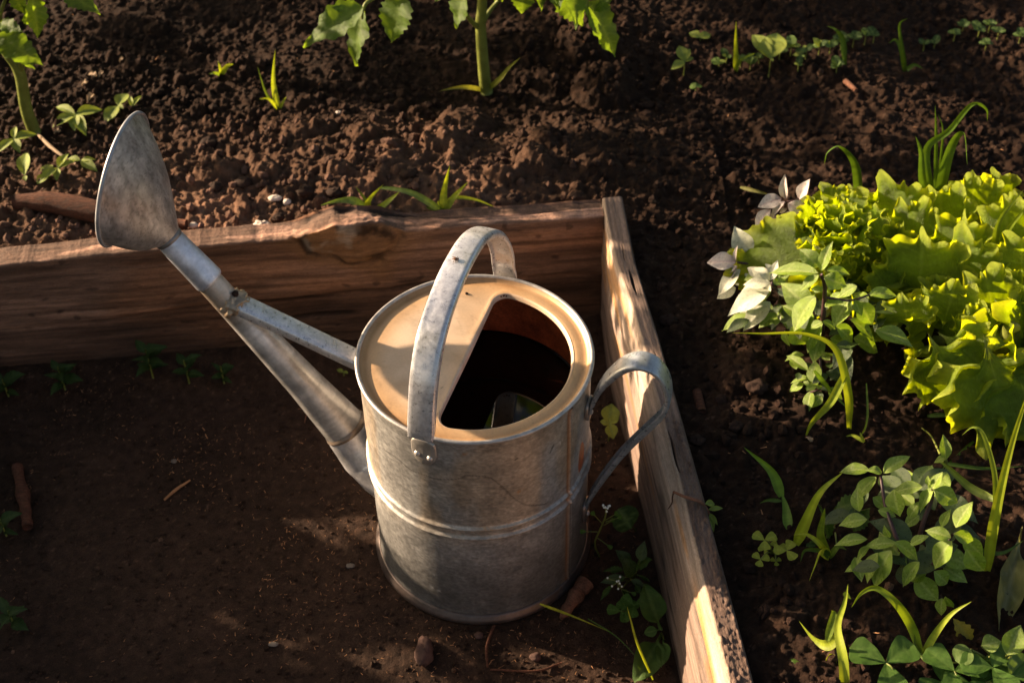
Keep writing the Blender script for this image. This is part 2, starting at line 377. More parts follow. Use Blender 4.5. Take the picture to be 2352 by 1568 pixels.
# ------------------------------------------------------------------ boards
def slab(name, S, foot, nrm, top, thick, colf, mt, dispf, dispt, z0=-.03, nz=110, ntp=26, bev=.002, loc=(0, 0, 0)):
    """S: positions along; foot(s)->(x,y) of the front face; nrm = outward normal of front; top(s) height; returns mesh"""
    xy = np.array([foot(s) for s in S]); H = top(S)
    tz = np.linspace(0, 1, nz)
    rows = []
    cols = []
    # front
    Zf = z0 + (H[:, None] - bev - z0) * tz[None]
    Sg = np.broadcast_to(S[:, None], Zf.shape)
    D = dispf(Sg, Zf)
    n3 = np.array([nrm[0], nrm[1]])
    Fx = xy[:, 0][:, None] + n3[0] * D; Fy = xy[:, 1][:, None] + n3[1] * D
    cf = colf(Sg, Zf, 0, D)
    # top (w from 0 to thick)
    th = thick(S) if callable(thick) else np.full(len(S), thick)
    tw = np.linspace(0, 1, ntp); Wt = bev + (th[:, None] - 2 * bev) * tw[None]
    St = np.broadcast_to(S[:, None], Wt.shape)
    Zt = H[:, None] + dispt(St, Wt)
    Dt = D[:, -1][:, None] * (1 - tw[None])
    Tx = xy[:, 0][:, None] - n3[0] * (Wt - Dt); Ty = xy[:, 1][:, None] - n3[1] * (Wt - Dt)
    ct = colf(St, Wt, 1, Zt - H[:, None])
    # back: few rows
    tb = np.linspace(1, 0, 6); Zk = z0 + (H[:, None] - bev - z0) * tb[None]
    Kx = np.broadcast_to((xy[:, 0] - n3[0] * th)[:, None], Zk.shape); Ky = np.broadcast_to((xy[:, 1] - n3[1] * th)[:, None], Zk.shape)
    ck = colf(np.broadcast_to(S[:, None], Zk.shape), Zk, 2, Zk * 0)
    X = np.concatenate([Fx, Tx, Kx], 1); Y = np.concatenate([Fy, Ty, Ky], 1); Z = np.concatenate([Zf, Zt, Zk], 1)
    C = np.concatenate([cf, ct, ck], 1)
    nu, nv = X.shape
    V = np.stack([X, Y, Z], -1).reshape(-1, 3)
    F = grid_faces(nu, nv, wrapv=True)
    # end caps as fans of quads between front and back at each end
    caps = []
    for e in (0, nu - 1):
        m = nv
        a = 0; b = m - 1
        while b - a > 2:
            q = [e * nv + a, e * nv + a + 1, e * nv + b - 1, e * nv + b] if b - a > 2 else None
            caps.append(q if e else q[::-1]); a += 1; b -= 1
    F = np.concatenate([F, np.array(caps)])
    V = V - np.array(loc)
    return meshdata(name, V, F, mt, C.reshape(-1, 3))

# --- back board
NB = np.array([.07, -1.]); NB /= np.linalg.norm(NB)
def topb(s):
    h = np.interp(s, [-1, -.55, -.42, -.3, -.232, -.215, -.19, -.165, -.14, -.115, -.10, -.085, .2], [.176, .178, .184, .187, .187, .190, .200, .207, .206, .203, .196, .190, .190])
    return h + .004 * (fbm(s * 14, s * 0, 0, 3, 5) - .5) + .0022 * (fbm(s * 90, s * 0, 0, 3, 6) - .5)
KX, KZ = -.145, .178     # knot
def knotd(s, z):
    a = np.arctan2(z - KZ, s - KX)
    return np.hypot((s - KX) / .060, (z - KZ - .004) / .030) * (1 + .75 * (fbm(s * 26, z * 26, 0, 3, 29) - .5)) * (1 + .18 * np.sin(a * 2 + .8))
def dispb(s, z):
    g = fbm(s * 6, z * 160, 0, 4, 21)
    d = .0016 * (g - .5) + .003 * (fbm(s * 4, z * 12, 0, 3, 22) - .5)
    # split running along the board, rotten below it
    line = .098 + .012 * np.sin(s * 7 + 1) * .6 + .014 * (fbm(s * 9, s * 0, 0, 3, 23) - .5) - .02 * sst(-.3, -.6, s)
    op = sst(-.52, -.30, s) * (.5 + .5 * sst(.35, .6, fbm(s * 12, s * 0, 0, 2, 24))) * sst(.16, .05, s) + .15
    d = d - .007 * op * np.exp(-((z - line) / .0035) ** 2)
    below = sst(line + .001, line - .004, z) * sst(-.6, -.25, s)
    d = d - .004 * below + .004 * below * (fbm(s * 25, z * 60, 0, 4, 25) - .5)
    for (a, b, zz, dep, wd) in ((-.34, -.22, .128, .004, .0016), (-.30, -.16, .060, .006, .003), (-.40, -.33, .165, .003, .0012), (-.5, -.36, .100, .003, .0015), (-.12, .02, .055, .003, .002)):
        m = sst(a - .02, a + .02, s) * sst(b + .02, b - .02, s)
        d = d - dep * m * np.exp(-((z - zz - .006 * (fbm(s * 20, s * 0, 0, 2, 26) - .5) - .03 * (s - a) * .3) / wd) ** 2)
    k = knotd(s, z)
    d = d + .008 * np.exp(-(k / .9) ** 2) + .004 * (fbm(s * 60, z * 60, 0, 4, 27) - .5) * sst(1.2, .6, k)
    d = d - .005 * np.exp(-((k - .98) / .09) ** 2) * sst(.2, .6, vn(s * 40, z * 40, 0, 28) + .3)
    return d
def dispbt(s, w):
    d = .0012 * (fbm(s * 30, w * 400, 0, 3, 31) - .5)
    crack = .0165 + .003 * (fbm(s * 20, s * 0, 0, 3, 32) - .5) + .012 * sst(-.02, -.09, s)
    m = sst(-.11, -.085, s) * sst(.125, .09, s)
    d = d - .008 * m * np.exp(-((w - crack) / .0016) ** 2) - .004 * sst(crack, crack + .003, w) * sst(-.10, -.06, s)
    k = sst(-.235, -.19, s) * sst(-.07, -.11, s)
    d = d + k * (.008 * (fbm(s * 45, w * 45, 0, 4, 33) - .55) - .006 * sst(.012, .03, w))
    
    return d
def colb(s, z, face, d):
    g = fbm(s * 5, z * (170 if face != 1 else 500), 0, 4, 21 if face != 1 else 41)
    g2 = fbm(s * 9, z * 34, 0, 3, 42)
    base = np.stack([.215 + 0 * g, .116 + 0 * g, .078 + 0 * g], -1)
    g4 = fbm(s * 26, z * 320, 0, 3, 49)
    c = base * (.30 + 1.4 * g ** 1.3)[..., None] * (.55 + .9 * g2)[..., None] * (.55 + .9 * g4)[..., None]
    o = sst(.55, .75, fbm(s * 4 + 3, z * 9, 0, 3, 43))[..., None] * .45
    c = c * (1 - o) + c * np.array([1.5, 1.15, .75]) * o
    spots = (sst(.84, .93, vn(s * 60 + 3 * g2, z * 90, 0, 44)) * sst(.45, .6, fbm(s * 8, z * 20, 0, 2, 48)))[..., None] * .55
    c = c * (1 - spots)
    if face == 0:
        k = knotd(s, z)
        warm = sst(1.9, .8, k)[..., None] * .6
        c = c * (1 - warm) + np.array([.27, .125, .045]) * (.5 + .9 * g)[..., None] * warm
        ring = (np.exp(-((k - 1.) / .09) ** 2) * sst(.35, .6, fbm(s * 30, z * 30, 0, 2, 50)))[..., None]
        c = c * (1 - ring * .85)
        blk = (sst(.46, .62, fbm(s * 34, z * 34, 0, 4, 45)) * sst(1.02, .8, k))[..., None]
        c = c * (1 - .82 * blk)
        pale = (sst(.5, .75, fbm(s * 40 + 3, z * 40, 0, 4, 46)) * sst(1.1, .6, k) * sst(-.12, -.16, s))[..., None] * .7
        c = c * (1 - pale) + np.array([.45, .34, .26]) * pale
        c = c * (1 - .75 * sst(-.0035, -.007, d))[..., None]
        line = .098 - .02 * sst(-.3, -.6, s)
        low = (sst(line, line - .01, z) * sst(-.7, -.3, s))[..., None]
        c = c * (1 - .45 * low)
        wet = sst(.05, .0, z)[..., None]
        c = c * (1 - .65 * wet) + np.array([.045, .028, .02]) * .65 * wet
        # growth curves, paler
    if face == 1:
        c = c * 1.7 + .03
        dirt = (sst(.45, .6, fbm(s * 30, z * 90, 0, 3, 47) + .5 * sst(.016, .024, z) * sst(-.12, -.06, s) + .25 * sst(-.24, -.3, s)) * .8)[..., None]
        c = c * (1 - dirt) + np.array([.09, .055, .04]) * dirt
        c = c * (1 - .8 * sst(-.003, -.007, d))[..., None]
    return np.clip(c, 0.004, 1)
Sb = np.concatenate([np.arange(-1.0, -.62, .01), np.arange(-.62, .1475, .0014)])
# tiny wedge so that the board butts against the side board
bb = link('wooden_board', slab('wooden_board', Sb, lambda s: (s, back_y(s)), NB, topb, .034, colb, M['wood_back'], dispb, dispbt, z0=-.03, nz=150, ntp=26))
tag(bb, 'long weathered brown plank with a knot on its top edge, behind the watering can', 'board', 'boards edging the raised beds')

# --- side board : runs from the corner towards the camera
TV = lambda s: np.interp(s, [-1.2, -.3, .35], [1, 1, 1])
def sidefoot(s): return (float(side_x(s)), s)
NS = np.array([-1., -.09]); NS /= np.linalg.norm(NS)
def tops(s): return .193 + .0012 * (fbm(s * 12, s * 0, 0, 3, 51) - .5) + .003 * sst(.2, .35, s)
CRK = ((.195, .028, .0050, .013), (.060, .034, .0028, .014), (-.055, .040, .003, .004), (.245, .02, .0008, .012))   # centre s, half length, half width, w
def disps(s, z):
    g = fbm(s * 9, z * 150, 0, 4, 61)
    d = .0022 * (g - .5) + .004 * (fbm(s * 5, z * 14, 0, 3, 62) - .5) - .006 * sst(.165, .195, z) * sst(.3, .15, s)
    d = d - .009 * np.exp(-((z - .150 - .25 * (s + .31) * .35) / .006) ** 2) * sst(-.20, -.25, s)   # rotten groove near the camera
    d = d + .002 * np.exp(-((z - .12) / .03) ** 2)
    return d
def dispst(s, w):
    d = .0013 * (fbm(s * 40, w * 300, 0, 3, 71) - .5)
    for (c, hl, hw, ww) in CRK:
        a = np.clip(1 - ((s - c) / hl) ** 2, 0, 1)
        d = d - .007 * sst(.35, .8, a * np.exp(-((w - ww - .0015 * np.sin((s - c) * 90) + .06 * (s - c)) / (hw * (.3 + .7 * a) * .5)) ** 2))
    lum = sst(.05, -.02, s)
    d = d + lum * crumb(s, w, .009, 72, .55, .15, .55) * .55 + lum * crumb(s, w, .0045, 73, .8, .2, .6) * .5 * sst(.3, .6, fbm(s * 20, w * 20, 0, 2, 74))
    d = d + .0025 * crumb(s, w, .012, 75, .5) / .006 * sst(.02, .1, s) * sst(.2, .12, s) * .3
    return d
def cols_(s, z, face, d):
    g = fbm(s * 7, z * (190 if face == 0 else 420), 0, 4, 61); g2 = fbm(s * 8, z * 30, 0, 3, 81)
    c = np.stack([.24 + 0 * g, .165 + 0 * g, .13 + 0 * g], -1) * (.5 + 1. * g)[..., None] * (.65 + .7 * g2)[..., None]
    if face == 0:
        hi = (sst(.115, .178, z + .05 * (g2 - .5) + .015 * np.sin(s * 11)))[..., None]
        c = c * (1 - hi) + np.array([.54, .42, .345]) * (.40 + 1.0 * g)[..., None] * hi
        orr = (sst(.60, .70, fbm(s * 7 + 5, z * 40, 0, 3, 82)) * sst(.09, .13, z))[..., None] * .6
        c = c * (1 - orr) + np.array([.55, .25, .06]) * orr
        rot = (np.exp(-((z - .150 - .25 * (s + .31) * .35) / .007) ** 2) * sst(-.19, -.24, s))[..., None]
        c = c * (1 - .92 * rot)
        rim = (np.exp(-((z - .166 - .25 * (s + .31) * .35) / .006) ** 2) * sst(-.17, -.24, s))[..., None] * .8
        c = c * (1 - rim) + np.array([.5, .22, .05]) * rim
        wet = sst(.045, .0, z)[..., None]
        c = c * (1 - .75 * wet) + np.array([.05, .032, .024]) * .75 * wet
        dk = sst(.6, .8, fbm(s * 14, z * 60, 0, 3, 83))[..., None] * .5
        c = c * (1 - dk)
    elif face == 1:
        c = c * .95
        dirt = (sst(.07, -.06, s + .12 * (fbm(s * 25, z * 60, 0, 3, 84) - .5)) * (.65 + .35 * sst(.35, .55, fbm(s * 40, z * 90, 0, 3, 85))))[..., None] * .85
        c = c * (1 - dirt) + np.array([.115, .07, .052]) * dirt
        gr = sst(.004, .001, z)[..., None] * .6
        c = c * (1 - gr) + np.array([.6, .45, .32]) * gr
        c = c * (1 - .85 * sst(-.003, -.006, d))[..., None]
        c = c * (1 - .45 * sst(.0195, .0245, z) * sst(.5, .3, fbm(s * 30, z * 5, 0, 2, 86)))[..., None]
    else:
        c = c * .4
    return np.clip(c, .004, 1)
Ss = np.concatenate([np.arange(-1.5, -.42, .012), np.arange(-.42, .343, .0016)])
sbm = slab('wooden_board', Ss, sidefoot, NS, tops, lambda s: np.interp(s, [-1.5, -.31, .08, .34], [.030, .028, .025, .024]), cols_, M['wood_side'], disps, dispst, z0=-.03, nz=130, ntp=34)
sbm.flip_normals()
sb_ = link('wooden_board', sbm)
tag(sb_, 'pale sunlit plank with soil on its top edge, right of the watering can', 'board', 'boards edging the raised beds')
# --- far left board of the walkway (outside the frame, closes the bed there)
def topl(s): return .168 + .002 * np.sin(s * 9)
lbm = slab('wooden_board', np.arange(-1.6, back_y(LX) - .006, .01), lambda s: (LX, s), np.array([1., 0.]), topl, .03, colb, M['wood_back'], lambda s, z: .002 * (fbm(s * 8, z * 90, 0, 3, 9) - .5), lambda s, w: w * 0, nz=40, ntp=6)
lb = link('wooden_board', lbm); tag(lb, 'plain weathered plank closing the left side of the sunken walkway', 'board', 'boards edging the raised beds')

# ------------------------------------------------------------------ watering can
H = .281
can = empty('watering_can', (0, 0, 0), 'old galvanised watering can with a wide fan-shaped rose and dark water inside', 'watering can')
AZ = math.radians(163)
Sv = np.array([math.cos(AZ), math.sin(AZ), 0.]); Nv = np.array([-Sv[1], Sv[0], 0.])
def S3(r, z): return Sv * r + np.array([0, 0, z])
def lathe(prof, n=192, closed=False):
    prof = np.asarray(prof, float); t = np.arange(n) * 2 * math.pi / n
    V = np.stack([prof[:, 0][:, None] * np.cos(t), prof[:, 0][:, None] * np.sin(t), np.broadcast_to(prof[:, 1][:, None], (len(prof), n))], -1)
    return V.reshape(-1, 3), grid_faces(len(prof), n, wrapv=True, wrapu=closed)[:, ::-1], t
# body with two pressed ribs
zs = np.linspace(.004, H - .004, 320)
rib = lambda z, c: .0032 * np.exp(-((z - c) / .0021) ** 2)
rb = .1128 + rib(zs, .1540) + rib(zs, .1400) + .0012 * sst(.265, .277, zs) + .0010 * sst(.02, .006, zs)
prof = np.stack([rb, zs], -1)
V, F, tt = lathe(prof, 640)
th = np.arctan2(V[:, 1], V[:, 0]); z = V[:, 2]; R_ = np.hypot(V[:, 0], V[:, 1])
SEAM = math.radians(-37.5)
dth = (th - SEAM + math.pi) % (2 * math.pi) - math.pi
arc = dth * .113
bumpr = .0022 * np.exp(-((arc + .0005) / .0016) ** 2) * sst(.010, .012, z) + .0006 * np.exp(-((arc - .006) / .0015) ** 2)
dent = -.0025 * np.exp(-(((arc - .03) / .012) ** 2 + ((z - .17) / .035) ** 2)) + .0007 * (fbm(th * 2.5, z * 14, 0, 3, 4) - .5)
V[:, 0] *= 1 + (bumpr + dent) / R_; V[:, 1] *= 1 + (bumpr + dent) / R_
g = fbm(th * 38, z * 420, 0, 4, 5); g2 = fbm(th * 7, z * 62, 0, 5, 6); g3 = fbm(th * 60, z * 150, 0, 3, 7)
c = np.array([.35, .335, .315]) * (.62 + .75 * g)[:, None] * (.62 + .72 * g2)[:, None] * (.85 + .3 * g3)[:, None]
dark = sst(.135, .03, z)[:, None] * .45  # shade on the lower body, painted in as a darker gradient
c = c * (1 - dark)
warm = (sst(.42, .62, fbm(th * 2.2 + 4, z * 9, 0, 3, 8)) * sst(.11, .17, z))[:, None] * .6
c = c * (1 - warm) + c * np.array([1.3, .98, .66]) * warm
rust = (np.exp(-((arc + .0035) / .0016) ** 2) * (.5 + .5 * sst(.3, .5, vn(z * 40, z * 0, 0, 9))))[:, None] * .9
c = c * (1 - rust) + np.array([.26, .085, .02]) * rust
halo = (np.exp(-((arc + .0035) / .006) ** 2) * .3)[:, None]
c = c * (1 - halo) + np.array([.40, .24, .12]) * halo
for (a0, zz) in ((-96, .2635), (-82, .139), (-86, .155), (-70, .2)):
    a_ = math.radians(a0); rr = np.exp(-((((th - a_) * .113) / .006) ** 2 + ((z - zz) / .003) ** 2)) * sst(.3, .7, vn(th * 60, z * 300, 0, 10))
    c = c * (1 - .7 * rr[:, None]) + np.array([.42, .20, .06]) * .7 * rr[:, None]
# long wavy scratch and short marks
def bodypt(px, py):
    best = None
    for a in np.linspace(-175, -10, 600):
        n_ = np.array([math.cos(math.radians(a)), math.sin(math.radians(a)), 0]); d = ray(px, py)
        k = (n_ @ (n_ * .113 - CAM)) / (n_ @ d)
        p = CAM + d * k
        e = abs(np.hypot(p[0], p[1]) - .113) + (0 if n_ @ d < 0 else 9)
        if best is None or e < best[0]: best = (e, math.atan2(p[1], p[0]), p[2])
    return best[1], best[2]
def e8(X, Y): return ((1400 + X / 1.742) * .57422, (1650 + Y / 1.742) * .57422)
SCR = [[(240, 260), (330, 320), (420, 395), (540, 440), (600, 460), (760, 460), (820, 438), (960, 450), (1030, 490), (1090, 545), (1150, 600), (1220, 640), (1300, 645), (1370, 632)], [(1395, 280), (1420, 225)], [(1150, 330), (1165, 318)]]
arc_all = th * .113; cbase = c.copy()
for si, line in enumerate(SCR):
    pts = curve_pts([bodypt(*e8(*q)) for q in line], 90)
    for (a_, zz) in pts:
        rr = np.exp(-(((arc_all - a_ * .113) / .0011) ** 2 + ((z - zz) / .0010) ** 2)) * (.8 if si == 0 else .95)
        c = np.where(rr[:, None] > .02, np.minimum(c, cbase * (1 - .75 * rr[:, None])), c)
for (X, Y) in ((1468, 205), (570, 1215), (590, 1135), (620, 1240)):
    a_, zz = bodypt(*e8(X, Y)); rr = np.exp(-(((arc_all - a_ * .113) / .0025) ** 2 + ((z - zz) / .003) ** 2)) * sst(.3, .6, vn(th * 90, z * 500, 0, 12))
    c = c + rr[:, None] * .25
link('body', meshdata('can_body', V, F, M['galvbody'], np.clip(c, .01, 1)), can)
# inner wall, bottom
V, F, _ = lathe([(.1113, H - .006), (.1113, .02), (.10, .012), (.001, .012)], 96)
link('inner_wall', meshdata('can_inner', V, F[:, ::-1], M['inner']), can)
# base flange
V, F, _ = lathe([(.1136, .012), (.1150, .0085), (.1172, .006), (.1185, .003), (.1182, .0005), (.1160, -.001), (.1120, 0.), (.1120, .009)], 192, closed=True)
thf = np.arctan2(V[:, 1], V[:, 0])
cf = np.array([.13, .098, .085]) * (.6 + .8 * fbm(thf * 12, V[:, 2] * 200, 0, 3, 13))[:, None]
link('base_rim', meshdata('base_rim', V, F, M['galv'], cf), can)
# rolled top rim
def torus(R, r, zc, n=256, m=14, sq=1.):
    a = np.arange(m) * 2 * math.pi / m
    return lathe(np.stack([R + r * np.cos(a), zc + sq * r * np.sin(a)], -1)[::-1], n, closed=True)
V, F, _ = torus(.1136, .0022, H - .001)
tr = np.arctan2(V[:, 1], V[:, 0])
cr_ = np.array([.46, .42, .39]) * (.6 + .8 * fbm(tr * 14, V[:, 2] * 300, 0, 3, 14))[:, None]
link('top_rim', meshdata('top_rim', V, F[:, ::-1], M['galv'], cr_), can)
# lid with its D shaped filling hole
LZ = H - .0035
na = math.radians(-18.3); nn = np.array([math.cos(na), math.sin(na)]); te = np.array([-nn[1], nn[0]])
Ro, dd, rc = .0945, -.0075, .016
def hole_pts(N=360):
    # polygon of the D with rounded corners, found by marching rays from its centre
    c0 = nn * .040
    ang = np.arange(N) * 2 * math.pi / N
    out = []
    # rounded intersection via smooth max of the two signed distances
    for a in ang:
        d = np.array([math.cos(a), math.sin(a)]); lo, hi = 0, .2
        for _ in range(30):
            m = (lo + hi) / 2; p = c0 + d * m
            f1 = np.hypot(*p) - Ro; f2 = dd - p @ nn
            u = max(rc + f1, 0); v = max(rc + f2, 0)
            f = min(-rc, max(f1, f2)) + math.hypot(u, v) if True else 0
            if f > 0: hi = m
            else: lo = m
        out.append(c0 + d * lo)
    return c0, np.array(out)
c0, hp = hole_pts()
NL = len(hp)
vec = hp - c0; vec /= np.linalg.norm(vec, axis=1)[:, None]
bq = (c0 * vec).sum(1); Rl = .1118
to = -bq + np.sqrt(bq ** 2 - (c0 @ c0 - Rl ** 2)); outer = c0 + vec * to[:, None]
rows = []
for (f, dz, off) in ((0, -.0045, .0012), (0, -.0015, .0002), (0, 0, -.0006), (0, .0004, -.0016)):
    rows.append(np.column_stack([hp + vec * (-off), np.full(NL, LZ + dz)]))
for f in np.linspace(.02, 1, 34):
    p = hp + vec * .0016 + (outer - hp - vec * .0016) * f
    rr = np.hypot(p[:, 0], p[:, 1])
    zz = LZ + .0005 * (fbm(p[:, 0] * 18, p[:, 1] * 18, 0, 2, 15) - .5) * 2 + .0026 * sst(Rl - .0035, Rl, rr) - .0006 * np.exp(-((rr - Rl + .006) / .003) ** 2) + .0004 * np.exp(-((np.linalg.norm(p - hp, axis=1) - .004) / .003) ** 2)
    rows.append(np.column_stack([p, zz]))
V = np.concatenate(rows); F = grid_faces(len(rows), NL, wrapv=True)
rr = np.hypot(V[:, 0], V[:, 1]); x, y = V[:, 0], V[:, 1]
nz_ = fbm(x * 30, y * 30, 0, 4, 16); n2_ = fbm(x * 120, y * 120, 0, 3, 17)
c = np.array([.56, .335, .165]) * (.8 + .4 * nz_)[:, None] * (.92 + .16 * n2_)[:, None]
pale = (sst(.03, -.04, V[:, :2] @ nn) * sst(.105, .075, rr) * (.5 + .6 * nz_))[:, None] * .75
c = c * (1 - pale) + np.array([.68, .55, .43]) * pale
ring = (np.exp(-((rr - .1065) / .0034) ** 2) * (.45 + .7 * fbm(np.arctan2(y, x) * 5, rr * 30, 0, 3, 18)))[:, None]
c = c * (1 - ring * .75) + np.array([.30, .13, .04]) * ring * .75
edge = np.repeat(np.array([1, 1, 1, .8] + [0] * 34), NL)[:, None] * .6
c = c * (1 - edge) + np.array([.62, .52, .44]) * edge
spk = sst(.93, .96, vn(x * 520, y * 520, 0, 19))[:, None] * sst(.55, .7, fbm(x * 25, y * 25, 0, 2, 20))[:, None] * .7
c = c * (1 - spk)
st_ = sst(.52, .66, fbm(x * 22 + 7, y * 22, 0, 5, 23))[:, None] * .30
c = c * (1 - st_) + np.array([.40, .24, .12]) * st_
sc2 = np.abs(fbm(x * 60 + y * 30, (y - x * .4) * 14, 0, 3, 24) - .5)
c = c * (1 - .16 * sst(.02, .0, sc2))[:, None]
rim2 = (sst(.1085, .1118, rr) * (.4 + .6 * fbm(np.arctan2(y, x) * 9, rr * 0, 0, 3, 25)))[:, None] * .8
c = c * (1 - rim2) + np.array([.22, .12, .06]) * rim2
wide = sst(.085, .1, rr)[:, None] * .25 * sst(.0, .03, V[:, :2] @ nn)[:, None]
c = c * (1 - wide) + np.array([.74, .52, .30]) * wide
link('lid', meshdata('lid', V, F, M['lid'], np.clip(c, .01, 1)), can)

# spout
def sweep_round(path, rad, n=36):
    p = np.array([S3(a, b) for a, b in path]); T = np.gradient(p, axis=0); T /= np.linalg.norm(T, axis=1)[:, None]
    t = np.arange(n) * 2 * math.pi / n
    V = []
    for i in range(len(p)):
        B = Nv; Nn = np.cross(B, T[i])
        V.append(p[i] + rad[i] * (np.cos(t)[:, None] * Nn + np.sin(t)[:, None] * B))
    return np.concatenate(V), grid_faces(len(p), n, wrapv=True), np.tile(t, len(p))
def resample(path, rad, n):
    q = np.column_stack([np.array(path), rad]); d = np.r_[0, np.cumsum(np.linalg.norm(np.diff(q[:, :2], axis=0), axis=1))]
    s = np.linspace(0, d[-1], n); o = np.column_stack([np.interp(s, d, q[:, k]) for k in range(3)])
    return o[:, :2], o[:, 2]
def metalcol(Vv, base, seed, amt=.8):
    a = fbm(Vv[:, 0] * 55, Vv[:, 1] * 55, Vv[:, 2] * 55, 4, seed)
    return np.array(base)[None] * (1 - amt / 2 + amt * a)[:, None]
pa, ra = resample([(.148, .132), (.188, .190), (.25, .277), (.280, .321)], [.0232, .0182, .0138, .0130], 90)
V, F, t = sweep_round(pa, ra)
# longitudinal seam on the side that faces up and to the right
sm = np.exp(-(((t - .62 + math.pi) % (2 * math.pi) - math.pi) / .10) ** 2)
cen = np.repeat(np.array([S3(a, b) for a, b in pa]), 36, axis=0)
V = V + (V - cen) / np.repeat(ra, 36)[:, None] * (sm * .0012)[:, None]
c = metalcol(V, (.50, .47, .45), 31, 1.2); c = c * (1 - .45 * np.exp(-(((t - .85 + math.pi) % (2 * math.pi) - math.pi) / .12) ** 2) * (V[:, 2] < .26))[:, None]
rings = sst(.5, .75, fbm(np.linalg.norm(cen, axis=1) * 420, t * .6, 0, 2, 32))[:, None] * .18
c = c * (1 - rings)
rl = (sst(.262, .285, V[:, 2]) * (.4 + .6 * fbm(V[:, 0] * 90, V[:, 2] * 90, 0, 3, 33)))[:, None] * .75
c = c * (1 - rl) + np.array([.34, .22, .12]) * rl
sp_ = link('spout', meshdata('spout', V, F, M['galv'], c), can)
pa, ra = resample([(.094, .078), (.110, .085), (.128, .098), (.140, .1165), (.1492, .1335)], [.038, .034, .0290, .0258, .0242], 40)
V, F, t = sweep_round(pa, ra, 48)
c = metalcol(V, (.56, .54, .55), 34, .9)
el = link('spout_elbow', meshdata('spout_elbow', V, F, M['galv'], c), can)
V, F, t = sweep_round(*resample([(.1465, .1295), (.1485, .1325), (.1505, .1355)], [.0240, .0251, .0236], 9), 48)
link('solder_seam', meshdata('solder_seam', V, F, M['galv'], metalcol(V, (.28, .21, .16), 35, .9)), sp_)
# collar of the rose
pa, ra = resample([(.2725, .3115), (.2735, .3128), (.2745, .3142), (.300, .348), (.309, .361)], [.0132, .0150, .0154, .0142, .0135], 40)
V, F, t = sweep_round(pa, ra, 40)
rose = link('rose', meshdata('rose_collar', V, F, M['galv'], metalcol(V, (.62, .62, .68), 36, 1.2)), can)
# rose cone : oblique loft from the collar to a large disc
a_, b_ = .124 + .10, .10
ax = math.cos(b_) * (math.cos(a_) * Sv + math.sin(a_) * np.array([0, 0, 1.])) + math.sin(b_) * Nv
e1 = np.cross(ax, np.array([0, 0, 1.])); e1 /= np.linalg.norm(e1); e2 = np.cross(e1, ax)
DC = S3(.340, .4245); DR = .0625
Tn = np.array([.058, .084]); Tn /= np.linalg.norm(Tn); Tn3 = S3(*Tn); C0 = S3(.3085, .3603)
n = 160; t = np.arange(n) * 2 * math.pi / n
f1 = e1; f2 = np.cross(f1, Tn3); f2 /= -np.linalg.norm(f2); f1n = np.cross(f2, Tn3)
if f1n @ e1 < 0: f1n = -f1n
if f2 @ e2 < 0: f2 = -f2
A = C0 + .0131 * (np.cos(t)[:, None] * f1n + np.sin(t)[:, None] * f2)
B = DC + DR * (np.cos(t)[:, None] * e1 + np.sin(t)[:, None] * e2)
rows = []
for k in np.linspace(0, 1, 90):
    # slight belly
    m = A * (1 - k) + B * k
    out = (B - DC) / DR
    rows.append(m + out * .004 * math.sin(k * math.pi) + (-ax) * .004 * math.sin(k * math.pi))
rows.append(DC + (DR + .0004) * (np.cos(t)[:, None] * e1 + np.sin(t)[:, None] * e2) + ax * .0005)
rows.append(DC + (DR + .0022) * (np.cos(t)[:, None] * e1 + np.sin(t)[:, None] * e2) + ax * .0008)
V = np.concatenate(rows); F = grid_faces(92, n, wrapv=True)
cn = fbm(V[:, 0] * 110, V[:, 1] * 110, V[:, 2] * 110, 5, 37); cn2 = fbm(V[:, 0] * 260, V[:, 1] * 260, V[:, 2] * 90, 3, 38)
scr_ = np.abs(fbm(V[:, 0] * 40 + V[:, 2] * 30, V[:, 1] * 400, V[:, 2] * 160, 3, 42) - .5)
c = np.array([.43, .385, .355]) * (.50 + 1.0 * cn)[:, None] * (.6 + .8 * cn2)[:, None] * (1 - .35 * sst(.05, .0, scr_))[:, None]
link('rose_cone', meshdata('rose_cone', V, F, M['galv'], c), rose)
# rim of the disc and the perforated face
V, F = [], []
ang = np.arange(10) * 2 * math.pi / 10
rows = [DC + ((DR + .0022 + .0018 * math.cos(q)) * (np.cos(t)[:, None] * e1 + np.sin(t)[:, None] * e2)) + ax * (.0022 * math.sin(q) + .0018) for q in ang]
V = np.concatenate(rows); F = grid_faces(10, n, wrapv=True, wrapu=True)[:, ::-1]
link('rose_rim', meshdata('rose_rim', V, F, M['galv'], metalcol(V, (.33, .33, .35), 39, .7)), rose)
rows = [DC + DR * k * (np.cos(t)[:, None] * e1 + np.sin(t)[:, None] * e2) + ax * .008 * (1 - k * k) for k in np.linspace(1, .01, 14)]
V = np.concatenate(rows); F = grid_faces(14, n, wrapv=True)
link('rose_face', meshdata('rose_face', V, F, M['galv'], metalcol(V, (.3, .3, .3), 40, .7)), rose)
for q in range(3):      # rows of spray holes as small dark dimples
    for i in range(10 + 8 * q):
        pass
# solder ring between collar and cone
V, F, _ = sweep_round(*resample([(.3065, .3575), (.308, .3597), (.3095, .3618)], [.0136, .0146, .0138], 7), 40)
link('solder_ring', meshdata('solder_ring', V, F, M['galv'], metalcol(V, (.24, .21, .19), 41, .9)), rose)

